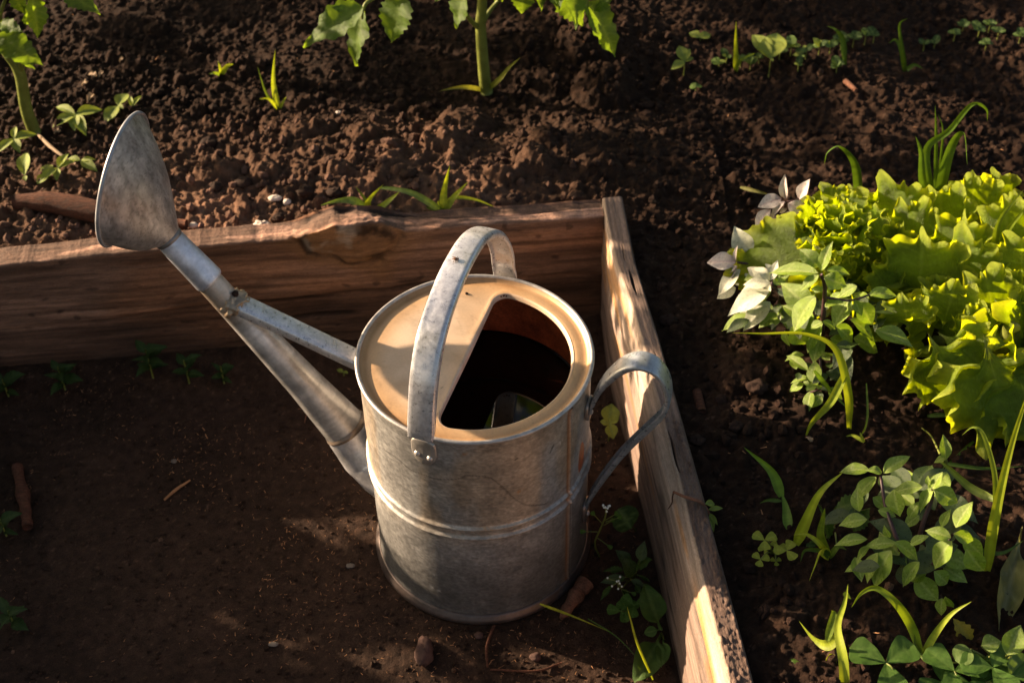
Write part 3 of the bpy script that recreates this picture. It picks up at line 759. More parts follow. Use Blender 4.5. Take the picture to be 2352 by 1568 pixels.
# straps: closed profile swept in a vertical plane
def strap(path3, side, widths, mt, base, seed, n=70, curl=.0035, th=.0012, rough_edge=0):
    p = curve_pts(path3, n); T = np.gradient(p, axis=0); T /= np.linalg.norm(T, axis=1)[:, None]
    wd = np.interp(np.linspace(0, 1, n), np.linspace(0, 1, len(widths)), widths)
    cu = np.interp(np.linspace(0, 1, n), np.linspace(0, 1, len(curl)), curl) if isinstance(curl, (list, tuple)) else np.full(n, curl)
    V = []
    q = np.array([-1.0, -1.0, -.96, -.86, -.6, -.2, .2, .6, .86, .96, 1.0, 1.0])
    dz = np.array([-1, -.55, -.15, -.0, .06, .1, .1, .06, 0, -.15, -.55, -1])
    for i in range(n):
        Nn = np.cross(side, T[i]); Nn = Nn / np.linalg.norm(Nn)
        if i and Nn @ prevN < 0: Nn = -Nn
        if not i and Nn[2] < 0 and abs(Nn[2]) > .1: Nn = -Nn
        prevN = Nn
        up_ = p[i] + side[None] * (q * wd[i] / 2)[:, None] + Nn[None] * (dz * cu[i])[:, None]
        dn = p[i] + side[None] * (q[::-1] * (wd[i] / 2 - th))[:, None] + Nn[None] * ((dz[::-1] * cu[i]) - th)[:, None]
        V.append(np.concatenate([up_, dn]))
    V = np.concatenate(V); m = 24
    F = grid_faces(n, m, wrapv=True)
    caps = []
    for e in (0, n - 1):
        for j in range(11):
            caps.append([e * m + j, e * m + j + 1, e * m + 22 - j, e * m + 23 - j])
    F = np.concatenate([F, np.array(caps)])
    c = metalcol(V, base, seed, .75)
    return meshdata('strap', V, F, mt, c)
# carrying handle
Ah = np.array([-.050, -.105, 0]); Bh = np.array([.026, .113, 0]); hd = (Bh - Ah); hd /= np.linalg.norm(hd)
side = np.array([-hd[1], hd[0], 0.]); Ah = Ah - side * .0025; Bh = Bh - side * .001
hp_ = [(-.0055, .2835), (-.0050, .288), (-.004, .293), (.002, .316), (.013, .346), (.035, .376), (.070, .394), (.114, .401), (.157, .395), (.197, .371), (.222, .340), (.236, .310), (.2385, .290), (.241, .278), (.241, .262)]
hpts = [Ah + hd * a + np.array([0, 0, b]) for a, b in hp_]
Nfix = None
hm = strap(hpts, side, [.0245, .025, .026, .026, .0265, .027, .026, .025, .024, .024, .024, .024, .024, .025, .026], M['galvblue'], (.66, .65, .67), 51, n=130, curl=[.002, .005, .0065, .0065, .0065, .0065, .0065, .0065, .0065, .006, .006, .004, .002])
hdl = link('carrying_handle', hm, can)
# lug plates riveted on the body + rivets
def plate(ang, zc, w_, h_, name, nr, parent, basec=(.42, .38, .34)):
    n = 40; vv = []; rows = 8
    a = np.arange(n) * 2 * math.pi / n
    # half rounded plate: straight upper part, round lower part
    px = np.cos(a) * w_ / 2; pz = np.where(np.sin(a) > 0, np.sign(np.sin(a)) * np.abs(np.sin(a)) ** .35, np.sin(a)) * h_ / 2
    V = []
    for lev, rr in ((1, .1136), (1, .1158), (.9, .1166), (.5, .1166), (.01, .1166)):
        th_ = ang + px * lev / .113
        V.append(np.column_stack([rr * np.cos(th_), rr * np.sin(th_), zc + pz * lev]))
    V = np.concatenate(V)
    F = grid_faces(5, n, wrapv=True)
    me = meshdata(name, V, F, M['galv'], metalcol(V, basec, 55, .9))
    o = link(name, me, parent)
    for s in nr:
        rv = []
        for k in np.linspace(0, math.pi / 2, 5):
            r_ = .0030 * math.cos(k); hgt = .0022 * math.sin(k)
            for q in range(12):
                t_ = q * math.pi / 6
                aa = ang + (s[0] + r_ * math.cos(t_)) / .113
                rv.append(((.1166 + hgt) * math.cos(aa), (.1166 + hgt) * math.sin(aa), zc + s[1] + r_ * math.sin(t_)))
        rv = np.array(rv); link('rivet', meshdata('rivet', rv, grid_faces(5, 12, wrapv=True), M['galv'], metalcol(rv, (.55, .5, .46), 56, .4)), o)
    return o
fa = math.atan2(-.105, -.050); ba = math.atan2(.113, .026)
plate(fa + .02, .2600, .0250, .0345, 'handle_lug', [(-.0062, -.0035), (.0062, -.0055)], can)
plate(ba, .258, .024, .030, 'handle_lug', [(-.006, -.002), (.006, -.002)], can)
# rear handle
S2 = -Sv
rp = [(.1165, .236), (.1175, .250), (.1235, .272), (.1335, .292), (.146, .3085), (.161, .3165), (.177, .3125), (.1885, .297), (.1930, .275), (.1900, .253), (.180, .232), (.165, .205), (.150, .176), (.135, .140), (.124, .112), (.1185, .096), (.1165, .084)]
rm = strap([S2 * a + np.array([0, 0, b]) for a, b in rp], Nv, [.017, .018, .0205, .022, .0235, .024, .023, .021, .018, .0145, .0130, .0125, .013, .0135, .014, .015, .017], M['galvblue'], (.40, .42, .44), 61, n=140, curl=[.001, .003, .004, .005, .005, .004, .003, .003, .003, .0035, .005, .005, .005, .005, .004, .002, .001])
rh = link('rear_handle', rm, can)
ra_ = math.radians(-17)
plate(ra_, .236, .021, .026, 'handle_lug', [(0, -.004)], can, (.30, .24, .2))
plate(ra_, .080, .020, .034, 'handle_lug', [(0, -.004)], can, (.26, .2, .17))
# brace between spout and body
bm_ = strap([S3(.252, .291), S3(.246, .2915), S3(.235, .2895), S3(.18, .268), S3(.13, .248), S3(.1125, .241)], Nv, [.014, .021, .0225, .021, .021, .021], M['galvblue'], (.74, .70, .69), 65, n=60, curl=[.004, .009, .010, .009, .009, .008])
link('brace', bm_, can)
# rough solder blob where the brace meets the spout
def blob(name, c, rad, mt, seed, amp=.5, parent=None, sub=16, flat=(1, 1, 1), col=None, loc=(0, 0, 0), freq=2.2):
    nu, nv = sub, sub * 2
    u = np.linspace(.02, math.pi - .02, nu); v = np.arange(nv) * 2 * math.pi / nv
    U, Vv = np.meshgrid(u, v, indexing='ij')
    d = np.stack([np.sin(U) * np.cos(Vv), np.sin(U) * np.sin(Vv), np.cos(U)], -1).reshape(-1, 3)
    k = 1 + amp * (fbm(d[:, 0] * freq + seed, d[:, 1] * freq, d[:, 2] * freq, 4, seed) - .5)
    Vt = d * k[:, None] * rad * np.array(flat) + np.array(c) - np.array(loc)
    F = grid_faces(nu, nv, wrapv=True)
    cols = None
    if col is not None: cols = np.array(col)[None] * (.6 + .8 * fbm(Vt[:, 0] * 200, Vt[:, 1] * 200, Vt[:, 2] * 200, 3, seed))[:, None]
    return link(name, meshdata(name, Vt, F, mt, cols), parent, loc if parent is None else (0, 0, 0))
blob('solder_blob', S3(.2525, .2880), .0155, M['galv'], 71, 1.1, can, 22, (1, 1, .75), (.34, .25, .17), freq=5)
tp = tag(blob('soil_speck', S3(.2475, .3015), .0035, M['crumb'], 72, .8, None, 8, loc=tuple(S3(.2475, .3015))), 'crumb of dried soil stuck on the joint where the spout meets its brace', 'soil crumb')

# water
Vw, Fw, _ = lathe([(.1110, .2065), (.1098, .2052), (.10, .2050), (.05, .2050), (.001, .2050)], 96)
wt = link('water', meshdata('water', Vw, Fw[:, ::-1], M['water'])); tag(wt, kind='structure')

# ------------------------------------------------------------------ leaves
def leaf_mesh(name, mt, nu=18, nv=11, prof='oval', wid=.3, fold=.25, droop=.25, serr=0., ns=9, wave=.02, col=(.1, .2, .04), vein=(.18, .26, .08), twist=0., seed=0, pur=None, nvein=6, peak=.4):
    u = np.linspace(0, 1, nu); v = np.linspace(-1, 1, nv)
    if prof == 'oval': wp = np.sin(np.pi * u ** (math.log(.5) / math.log(peak))) ** 1.05
    elif prof == 'lance': wp = np.clip(np.minimum((u / .12) ** .6, 1) * (1 - u) ** .75 * 1.1, 0, 1)
    elif prof == 'spoon': wp = .12 + .88 * np.sin(np.pi * np.clip((u - .22) / .78, 0, 1) ** .75) ** .8; wp = np.where(u < .2, .10 + .02 * u, wp)
    elif prof == 'round': wp = np.sqrt(np.clip(1 - (2 * u - 1) ** 2, 0, 1))
    elif prof == 'heart': wp = np.clip(np.sin(np.pi * u ** .9 / 2) * np.where(u > .72, np.sqrt(np.clip(1 - ((u - .72) / .28) ** 2, 0, 1)), 1), 0, 1)
    wp[-1] = .002; wp[0] = max(wp[0], .03)
    if serr: wp = wp * (1 + serr * (np.abs(((u * ns) % 1) - .5) * -2 + .5) * (np.sin(np.pi * u) > .15))
    U, V = np.meshgrid(u, v, indexing='ij')
    X = V * wp[:, None] * wid
    ph = seed * 1.7
    Z = np.abs(V) ** 1.3 * wp[:, None] * wid * fold - droop * U ** 2 * .6 + droop * .2 * U + wave * np.sin(U * 9 + ph + V * 2) * np.abs(V) + wave * .6 * np.sin(U * 17 + ph * 2) * V
    Yy = U - .12 * droop * U ** 2
    if serr: Yy = Yy + 0 * U
    if prof == 'heart': Yy = Yy - 0.16 * np.maximum(0, 1 - np.abs(V) * 2.2) * sst(.6, 1, U)
    if twist:
        a = twist * U; X, Z = X * np.cos(a) - Z * np.sin(a) * 0, Z + X * np.sin(a)
    # veins: side veins sweep forward
    sv = np.abs(((U * nvein - np.abs(V) * wp[:, None] * wid * nvein * .9) % 1) - .5) * 2
    vv = np.maximum(np.exp(-(V * wp[:, None] * wid / .018) ** 2), .85 * sst(.78, .95, sv) * (np.abs(V) < .92))
    Z = Z - vv * .006 + .01 * sst(.2, .8, sv) * .6 * (np.abs(V) < .95)
    n = fbm(X * 6 + seed, Yy * 6, 0, 3, seed + 3)
    c = np.array(col)[None, None] * (.75 + .5 * n)[..., None]
    c = c * (1 - vv[..., None] * .7) + np.array(vein) * vv[..., None] * .7
    if pur is not None:
        k = (sst(.45, .0, U) * .6 * (.6 + .6 * n))[..., None]; c = c * (1 - k) + np.array(pur) * k
    return meshdata(name, np.stack([X, Yy, Z], -1).reshape(-1, 3), grid_faces(nu, nv)[:, ::-1], mt, np.clip(c, .003, 1).reshape(-1, 3))
def place(me, base, tip, nrm, root, name='leaf', ws=1., zs=1.):
    base = Vector(base); tip = Vector(tip); Y = tip - base; L = Y.length; Y.normalize()
    Nn = Vector(nrm).normalized(); X = Y.cross(Nn)
    if X.length < 1e-4: X = Y.cross(Vector((1, 0, .1)))
    X.normalize(); Z = X.cross(Y)
    o = bpy.data.objects.new(name, me); COL.objects.link(o); o.parent = root
    rl = root.location if root else Vector((0, 0, 0))
    m = Matrix(((X.x * L * ws, Y.x * L, Z.x * L * zs, base.x - rl.x), (X.y * L * ws, Y.y * L, Z.y * L * zs, base.y - rl.y), (X.z * L * ws, Y.z * L, Z.z * L * zs, base.z - rl.z), (0, 0, 0, 1)))
    o.matrix_basis = m
    return o
def stem(pts, rad, root, mt=None, name='stem', n=7):
    rl = np.array(root.location) if root else 0
    p = curve_pts(pts, max(10, 5 * len(pts)))
    rr = np.interp(np.linspace(0, 1, len(p)), np.linspace(0, 1, len(rad)), rad)
    return link(name, tube_mesh(name, p - rl, rr, mt or M['stem_g'], n), root)
def blade(pts, wid, root, side=None, name='blade', col=(.10, .17, .02), seed=0, fold=.35, n=36, tw=0., mt=None, taper=.7):
    p = curve_pts(pts, n); T = np.gradient(p, axis=0); T /= np.linalg.norm(T, axis=1)[:, None]
    vd = CAM - p[n // 2]; vd /= np.linalg.norm(vd)
    u = np.linspace(0, 1, n)
    wp = np.minimum(1, (u + .10) / .25) ** .7 * np.clip((1 - u) / taper, 0.0, 1) ** .8
    wp = np.where(u < .12, np.maximum(wp, .5), wp)
    rl = np.array(root.location)
    # the ribbon's width lies across the blade; nrm starts from the given hint and is carried along
    hint = np.array(side) if side is not None else vd
    V = []; C = []
    nv = 5; q = np.linspace(-1, 1, nv)
    rs = np.random.default_rng(seed + 100)
    ph = rs.random() * 6
    Nn = hint
    for i in range(n):
        Nn = Nn - T[i] * (Nn @ T[i])
        if np.linalg.norm(Nn) < 1e-3: Nn = np.array([.3, .2, .9])
        Nn /= np.linalg.norm(Nn)
        B = np.cross(T[i], Nn)
        a = tw * u[i] + .15 * math.sin(u[i] * 5 + ph)
        B2 = B * math.cos(a) + Nn * math.sin(a); N2 = Nn * math.cos(a) - B * math.sin(a)
        w_ = wid * wp[i] / 2
        V.append(p[i] + B2[None] * (q * w_)[:, None] + N2[None] * (np.abs(q) * w_ * fold)[:, None] - rl)
        k = .85 + .3 * rs.random()
        C.append(np.array(col)[None] * k * (1 + .35 * (1 - np.abs(q)) ** 3)[:, None] * (1 + .25 * (vn(q * 9, u[i] * 2, 0, seed) - .5))[:, None])
    return link(name, meshdata(name, np.concatenate(V), grid_faces(n, nv), mt or M['grass'], np.concatenate(C)), root)


R1 = random.Random(11)
NPR = np.random.default_rng(5)
BAS = [leaf_mesh('basil_leaf', M['basil'], prof='oval', wid=.29, fold=.24, droop=.35 + .15 * i, wave=.012, col=(.215, .32, .026), vein=(.40, .48, .13), seed=i, serr=.02, ns=14, peak=.42, nvein=6) for i in range(3)]
BASD = [leaf_mesh('basil_leaf', M['basil'], nu=12, nv=7, prof='oval', wid=.28, fold=.24, droop=.4, wave=.012, col=(.050, .085, .018), vein=(.08, .12, .03), seed=25 + i, peak=.42, nvein=5) for i in range(2)]  # darker copy of the basil leaf, shade of the lower layer in its colour
BASW = [leaf_mesh('basil_leaf', M['basil_sunlit'], prof='oval', wid=.29, fold=.24, droop=.35 + .15 * i, wave=.012, col=(.52, .52, .38), vein=(.58, .58, .46), seed=15 + i, serr=.02, ns=14, peak=.42, nvein=6) for i in range(2)]  # basil whitened by strong sun, the glare painted into the leaf colour
BASP = [leaf_mesh('basil_leaf', M['basil_sunlit'], prof='oval', wid=.29, fold=.3, droop=.35, wave=.012, col=(.60, .53, .48), vein=(.46, .30, .30), seed=7 + i, serr=.02, ns=14, peak=.42, pur=(.10, .04, .06), nvein=6) for i in range(2)]  # pinkish, purple at the base; the sun's glare painted in as paleness
SEED = [leaf_mesh('seedling_leaf', M['weed'], nu=12, nv=7, prof='oval', wid=.26, fold=.3, droop=.5, wave=.01, col=(.26, .31, .05), seed=i, peak=.45, nvein=4) for i in range(2)]
TOM = [leaf_mesh('tomato_leaf', M['tomato'], nu=46, nv=11, prof='oval', wid=.225, fold=.26, droop=.30, wave=.035, serr=.24, ns=6 + i, col=(.10, .17, .022), vein=(.17, .25, .05), seed=20 + i, peak=.36, nvein=7) for i in range(3)]
SPOON = leaf_mesh('plantain_leaf', M['weed'], nu=22, nv=9, prof='spoon', wid=.22, fold=.25, droop=.5, wave=.025, col=(.055, .11, .018), vein=(.11, .18, .04), seed=4, nvein=5)
SERR = leaf_mesh('weed_leaf', M['weed'], nu=40, nv=9, prof='oval', wid=.26, fold=.3, droop=.6, wave=.04, serr=.30, ns=7, col=(.05, .095, .016), vein=(.09, .14, .03), seed=5, peak=.5)
HEART = leaf_mesh('clover_leaf', M['weed'], nu=14, nv=9, prof='heart', wid=.44, fold=.12, droop=.15, wave=.01, col=(.065, .14, .018), vein=(.12, .21, .04), seed=6, nvein=5)
HEARTY = leaf_mesh('sorrel_leaf', M['weed'], nu=14, nv=9, prof='heart', wid=.46, fold=.08, droop=.12, wave=.01, col=(.26, .30, .03), vein=(.32, .36, .06), seed=8, nvein=5)
ROUNDD = [leaf_mesh('round_leaf', M['weed'], nu=12, nv=7, prof='round', wid=.36, fold=.2, droop=.4, wave=.03, col=(.045, .085, .016), seed=12 + i, nvein=4) for i in range(2)]  # darker copy of the round leaf, with the shade put into its colour
ROUND = [leaf_mesh('round_leaf', M['weed'], nu=12, nv=9, prof='round', wid=.42, fold=.15, droop=.3, wave=.02, col=(.12, .19, .04), seed=9 + i, nvein=4) for i in range(2)]
DRYL = leaf_mesh('dry_leaf', M['dry'], nu=16, nv=7, prof='oval', wid=.2, fold=.8, droop=.8, wave=.08, col=(.3, .2, .1), seed=3)

def lettuce_leaf(seed, col=(.19, .29, .014)):
    rs = np.random.default_rng(seed)
    nu, nv = 40, 111
    u = np.linspace(0, 1, nu); v = np.linspace(-1, 1, nv)
    U, V = np.meshgrid(u, v, indexing='ij')
    ph = rs.random(8) * 6.28
    amax = .16 + 1.05 * sst(.05, .75, U)
    phi = V * amax
    lob = 1 + .05 * np.sin(V * 9 + ph[0]) + .035 * np.sin(V * 23 + ph[1]) * U + .03 * (np.abs((V * 17 + ph[2]) % 2 - 1) - .5) * sst(.7, 1, U)
    rho = U * (1 - .34 * np.abs(V) ** 2.2 * sst(.1, .7, U)) * (1 + (lob - 1) * sst(.4, 1, U))
    X = rho * np.sin(phi) * .86; Y = rho * np.cos(phi)
    e = sst(.5, 1, U)
    k1 = 7.5 + rs.random() * 2
    E = np.maximum(sst(.76, 1, U), sst(.62, 1, np.abs(V)) * sst(.22, .5, U))
    s = V * 13 + np.sign(V) * U * np.abs(V) ** 3 * 10
    am = .55 + .9 * vn(s * .35 + 40, s * 0, 0, seed)
    Z = .050 * e ** 1.6 * np.sin(V * k1 + ph[3]) + .105 * E ** 1.6 * am * np.sin(s + ph[4]) + .050 * E ** 2 * np.sin(s * 2.3 + ph[5])
    Z = Z + .22 * (X ** 2) - .20 * U ** 2.6 + .16 * U
    rad = np.stack([X, Y - .55], -1); rad = rad / (np.linalg.norm(rad, axis=-1, keepdims=True) + 1e-6)
    out = .05 * E ** 1.3 * am * np.cos(s + ph[4]) + .022 * E ** 2 * np.cos(s * 2.3 + ph[5]) + .016 * E ** 3 * (np.abs((s * 1.6) % 2 - 1) - .5)
    X = X + rad[..., 0] * out + .035 * e * np.cos(V * k1 * 1.6 + ph[1]); Y = Y + rad[..., 1] * out
    n = fbm(X * 5 + seed, Y * 5, 0, 4, seed)
    vein = np.exp(-(V * (.5 + U) / .05) ** 2) * (1 - .6 * U)
    br = sst(.80, .98, np.abs(((U * 5.5 - np.abs(V) * 2.6 + .15 * n) % 1) - .5) * 2) * .5 * sst(.03, .15, np.abs(V))
    br2 = sst(.9, 1., 1 - np.abs(vn(X * 26, Y * 26, 0, seed) - .5) * 2) * .35
    Z = Z + .010 * (n - .5) * 2 + .006 * fbm(X * 16, Y * 16, 0, 2, seed + 1) - .006 * br
    c = np.array(col) * (.62 + .7 * n)[..., None]
    vv = np.clip(vein + br + br2, 0, 1)[..., None]
    c = c * (1 - vv * .6) + np.array([.32, .42, .08]) * vv * .65
    ed = (E ** 2.5)[..., None] * .85
    c = c * (1 - ed) + np.array([.48, .55, .06]) * ed
    base = sst(.25, .0, U)[..., None] * .7
    c = c * (1 - base) + np.array([.5, .55, .25]) * base
    return meshdata('lettuce_leaf', np.stack([X, Y, Z], -1).reshape(-1, 3), grid_faces(nu, nv)[:, ::-1], M['lettuce'], c.reshape(-1, 3))
LET = [lettuce_leaf(s) for s in range(7)]

def lettuce(px, py, z, r, label, nleaf=20, seed=0, openness=1., tilt=(0, 0)):
    b = P(px, py, z); gz = zbed(b[0], b[1])
    root = empty('lettuce', (b[0], b[1], gz), label, 'lettuce', 'curly lettuces in the right bed')
    rs = random.Random(seed)
    stem([(b[0], b[1], gz - .01), (b[0], b[1], gz + r * .3)], [.012, .008], root, M['stem_g'], 'stump')
    for i in range(nleaf):
        f = (i + .5) / nleaf            # 0 inside .. 1 outside
        a = i * 2.399 + rs.uniform(-.25, .25)
        el = math.radians(86 - (56 * f * openness) + rs.uniform(-8, 8))
        L = r * (.72 + .60 * f ** .8) * rs.uniform(.9, 1.1)
        d = Vector((math.cos(a) * math.cos(el) + tilt[0], math.sin(a) * math.cos(el) + tilt[1], math.sin(el)))
        d.normalize()
        base = Vector((b[0] + math.cos(a) * .008, b[1] + math.sin(a) * .008, gz + r * (.22 - .16 * f)))
        nr = Vector((-math.cos(a) * math.sin(el), -math.sin(a) * math.sin(el), math.cos(el)))
        place(rs.choice(LET), base, base + d * L, nr, root, 'leaf', ws=rs.uniform(.85, 1.1))
    return root
GL = 'pale frilly lettuce '
heads = [lettuce(1975, 690, .17, .066, GL + 'nearest the white-lit basil, brightest of the bed', 10, 1),
         lettuce(2150, 800, .17, .070, GL + 'in mid bed, one big ruffled leaf facing the camera', 4, 2),
         lettuce(2150, 640, .17, .072, GL + 'at the back of the bed beside the tall grass tuft', 4, 3),
         lettuce(2345, 650, .17, .075, GL + 'in the far right corner behind two thin grass blades', 4, 4),
         lettuce(2360, 850, .17, .080, GL + 'at the right edge above the drooping yellow leaf', 6, 5),
         lettuce(2040, 640, .17, .066, GL + 'small one filling the gap behind the brightest head', 5, 7)]
def lleaf(root, c, X0, Y0, z0, X1, Y1, z1, nrm, k, ws=.9):
    p0 = P(*K(c, X0, Y0), z0); p1 = P(*K(c, X1, Y1), z1); place(LET[k], p0 - (p1 - p0) * .22, p1 + (p1 - p0) * .06, nrm, root, 'leaf', ws=ws)
# big outer leaves, each where the photo shows it: (head, crop, base, tip, width)
BIG = [(1, 900, 1230, 950, 735, 1.05, 0), (1, 780, 1090, 590, 900, 1.1, 3), (2, 680, 640, 690, 190, .95, 1), (5, 250, 640, 235, 275, 1.0, 2), (2, 840, 800, 880, 380, .72, 4), (2, 1150, 640, 1090, 250, .85, 5),
       (3, 1400, 560, 1440, 150, 1.0, 6), (2, 1260, 960, 1330, 540, 1.0, 0), (1, 1280, 1190, 1440, 730, 1.0, 1), (3, 1760, 900, 1740, 400, .8, 2), (1, 1150, 1530, 1250, 1175, 1.1, 3), (4, 1600, 1480, 1560, 1050, .8, 4),
       (4, 1880, 1200, 1880, 690, .8, 5), (4, 1960, 1560, 1700, 1340, 1.0, 6), (5, 450, 860, 440, 530, .95, 1), (5, 330, 940, 370, 690, 1.0, 3), (0, 90, 760, 30, 420, 1.0, 4), (0, 100, 900, -190, 690, 1.1, 5), (3, 1620, 440, 1650, 110, 1.0, 0),
       (1, 620, 1250, 480, 1040, .9, 2), (1, 800, 1560, 760, 1300, 1.1, 6), (2, 560, 760, 640, 590, 1.0, 5), (4, 1750, 1330, 1640, 1050, .8, 1), (3, 1900, 700, 1850, 330, 1.0, 6), (5, 640, 900, 740, 620, .9, 0), (1, 1060, 1340, 1120, 1110, .8, 5), (4, 1480, 1640, 1400, 1400, .9, 3),
       (0, 260, 1040, 250, 850, .9, 6), (0, 150, 1120, 60, 960, 1., 2)]
for (h_, X0, Y0, X1, Y1, ws, k) in BIG:
    a = (CR['d2']); dpx = math.hypot(X1 - X0, Y1 - Y0) / 4.2
    z0 = .215; dz = max(.02, (Y0 - Y1) / 4.2 / (2230 * .70) * .78)
    lleaf(heads[h_], 'd2', X0, Y0, z0, X1, Y1, z0 + dz, (R1.uniform(-.4, .1), -.75, R1.uniform(.45, .75)), k, ws * R1.uniform(1.0, 1.15))
# flat green leaf of the brightest head behind the basil
lleaf(heads[0], 'c4', 600, 640, .225, 500, 330, .262, (-.2, -.6, .8), 2, 1.1)
lleaf(heads[0], 'c4', 640, 480, .24, 720, 300, .265, (-.2, -.6, .8), 4, 1.1)
# curly heart of the brightest head
for i in range(16):
    a = i * 2.4; r_ = 10 + 170 * (i / 16) ** .75
    X, Y = 880 + r_ * math.cos(a), 410 + r_ * math.sin(a) * .8
    q0 = P(*K('c4', X, Y), .250); q1 = q0 + np.array([math.cos(a) * (.003 + .018 * i / 16), -math.sin(a) * (.003 + .015 * i / 16), .034 - .008 * i / 16]); place(LET[i % 7], q0, q1, (-math.cos(a), math.sin(a), .5), heads[0], 'leaf', ws=1.3)
hl = empty('lettuce', tuple(onbed(2290, 860)), GL + 'with a drooping fan leaf hanging towards the bare soil', 'lettuce', 'curly lettuces in the right bed')
lleaf(hl, 'c4', 1410, 1000, .235, 1560, 1330, .190, (.0, -.4, 1), 2, .9)
lleaf(hl, 'c4', 1700, 1040, .235, 1800, 1520, .175, (.1, -.3, 1), 4, .95)
lleaf(hl, 'c4', 1480, 960, .235, 1720, 1130, .22, (-.2, -.6, 1), 1, .9)
lleaf(hl, 'c4', 1860, 1150, .22, 1980, 1500, .18, (0, -.4, 1), 3, 1.)
lleaf(hl, 'c4', 1100, 860, .20, 1200, 960, .185, (-.1, -.3, 1), 3, .9)
stem([hl.location, hl.location + Vector((0, 0, .07))], [.014, .009], hl, M['stem_g'], 'stump')

# ---------------------------------------------------------------- basil
def basil(name, c, base_px, leaves, stems, label, cat='basil plant', dz=.01, meshes=None, group='basil plants', fill=None):
    bp = onbed(*K(c, *base_px)) if base_px else None
    root = empty(name, tuple(bp), label, cat, group)
    for (pts, rad) in stems:
        pp = [P(*K(q[3] if len(q) > 3 else c, q[0], q[1]), q[2]) if q[2] is not None else bp for q in pts]
        stem(pp, rad, root, M['stem_p'] if cat == 'basil plant' else M['stem_g'], 'stem')
    for i, L in enumerate(leaves):
        (x0, y0, z0, x1, y1, z1, ws) = L[:7]
        cc = L[7] if len(L) > 7 else c
        p0 = P(*K(cc, x0, y0), z0); p1 = P(*K(cc, x1, y1), z1)
        d = p1 - p0
        v = CAM - p0; v /= np.linalg.norm(v)
        nr = (np.array([-.50, .12, .70]) + v * .35 if not meshes else np.array([-.40, .05, .70]) + v * .6) + NPR.normal(0, .18, 3)
        mm = (meshes or BAS)
        place(mm[i % len(mm)], p0 - (p1 - p0) * .04, p1 + (p1 - p0) * .06, nr, root, 'leaf', ws=min(1.2, ws / .58 * 1.06))
        # petiole towards the nearest stem top
    if fill:
        (n_, cx, cy, rx, ry, zz, ln, fc) = fill
        for i in range(n_):
            a = R1.uniform(0, 6.28); rr = math.sqrt(R1.random()); X = cx + rx * rr * math.cos(a); Y = cy + ry * rr * math.sin(a)
            q = P(*K(fc, X, Y), zz + R1.uniform(-.03, .012)); b_ = R1.uniform(0, 6.28)
            L_ = ln * R1.uniform(.45, 1.1)
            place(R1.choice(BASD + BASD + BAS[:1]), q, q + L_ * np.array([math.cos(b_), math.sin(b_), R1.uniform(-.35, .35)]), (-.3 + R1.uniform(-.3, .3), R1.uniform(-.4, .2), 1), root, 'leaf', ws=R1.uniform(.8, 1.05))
    return root
# 1a upper tip
basil('basil_plant', 'd1', (1500, 900), [
    (1500, 350, .262, 1285, 415, .258, .60), (1545, 345, .262, 1525, 135, .290, .34), (1680, 350, .262, 1765, 165, .285, .50), (1580, 400, .268, 1765, 505, .262, .80),
    (1535, 380, .262, 1395, 530, .250, .36), (1400, 455, .255, 1245, 620, .243, .50), (1420, 490, .250, 1370, 612, .238, .60), (1530, 550, .255, 1425, 805, .235, .48),
    (1410, 600, .243, 1175, 715, .228, .50), (1560, 450, .255, 1485, 485, .25, .5), (1600, 480, .25, 1520, 540, .243, .5), (1450, 520, .245, 1330, 700, .225, .5)],
    [([(0, 0, None), (1510, 620, .215), (1555, 380, .262)], [.0022, .0012]), ([(1555, 380, .262), (1620, 370, .264), (1680, 350, .264)], [.0012, .0008])],
    'basil with pinkish leaves painted pale for sunlight, topmost sprig left of the lettuce', meshes=BASP)
basil('basil_plant', 'd1', (1290, 1150), [
    (1060, 955, .238, 793, 955, .236, .60), (1195, 890, .236, 1055, 632, .262, .62), (1075, 1000, .236, 950, 1083, .228, .40), (1075, 1010, .236, 1000, 1130, .224, .34),
    (1100, 1040, .232, 885, 1270, .212, .42), (1065, 945, .24, 1070, 800, .256, .26), (1210, 1000, .232, 1100, 1100, .222, .5), (1040, 860, .24, 985, 850, .238, .6), (1190, 1000, .23, 1150, 900, .24, .5),
    (1230, 1060, .225, 1060, 1140, .215, .5), (1060, 1210, .205, 885, 1300, .198, .85)],
    [([(0, 0, None), (1250, 1060, .21), (1215, 990, .232), (1080, 960, .238)], [.0024, .0016, .0012])],
    'basil with white-lit leaves leaning furthest left over the bare soil', meshes=[BASP[0], BASW[0], BASP[1]])
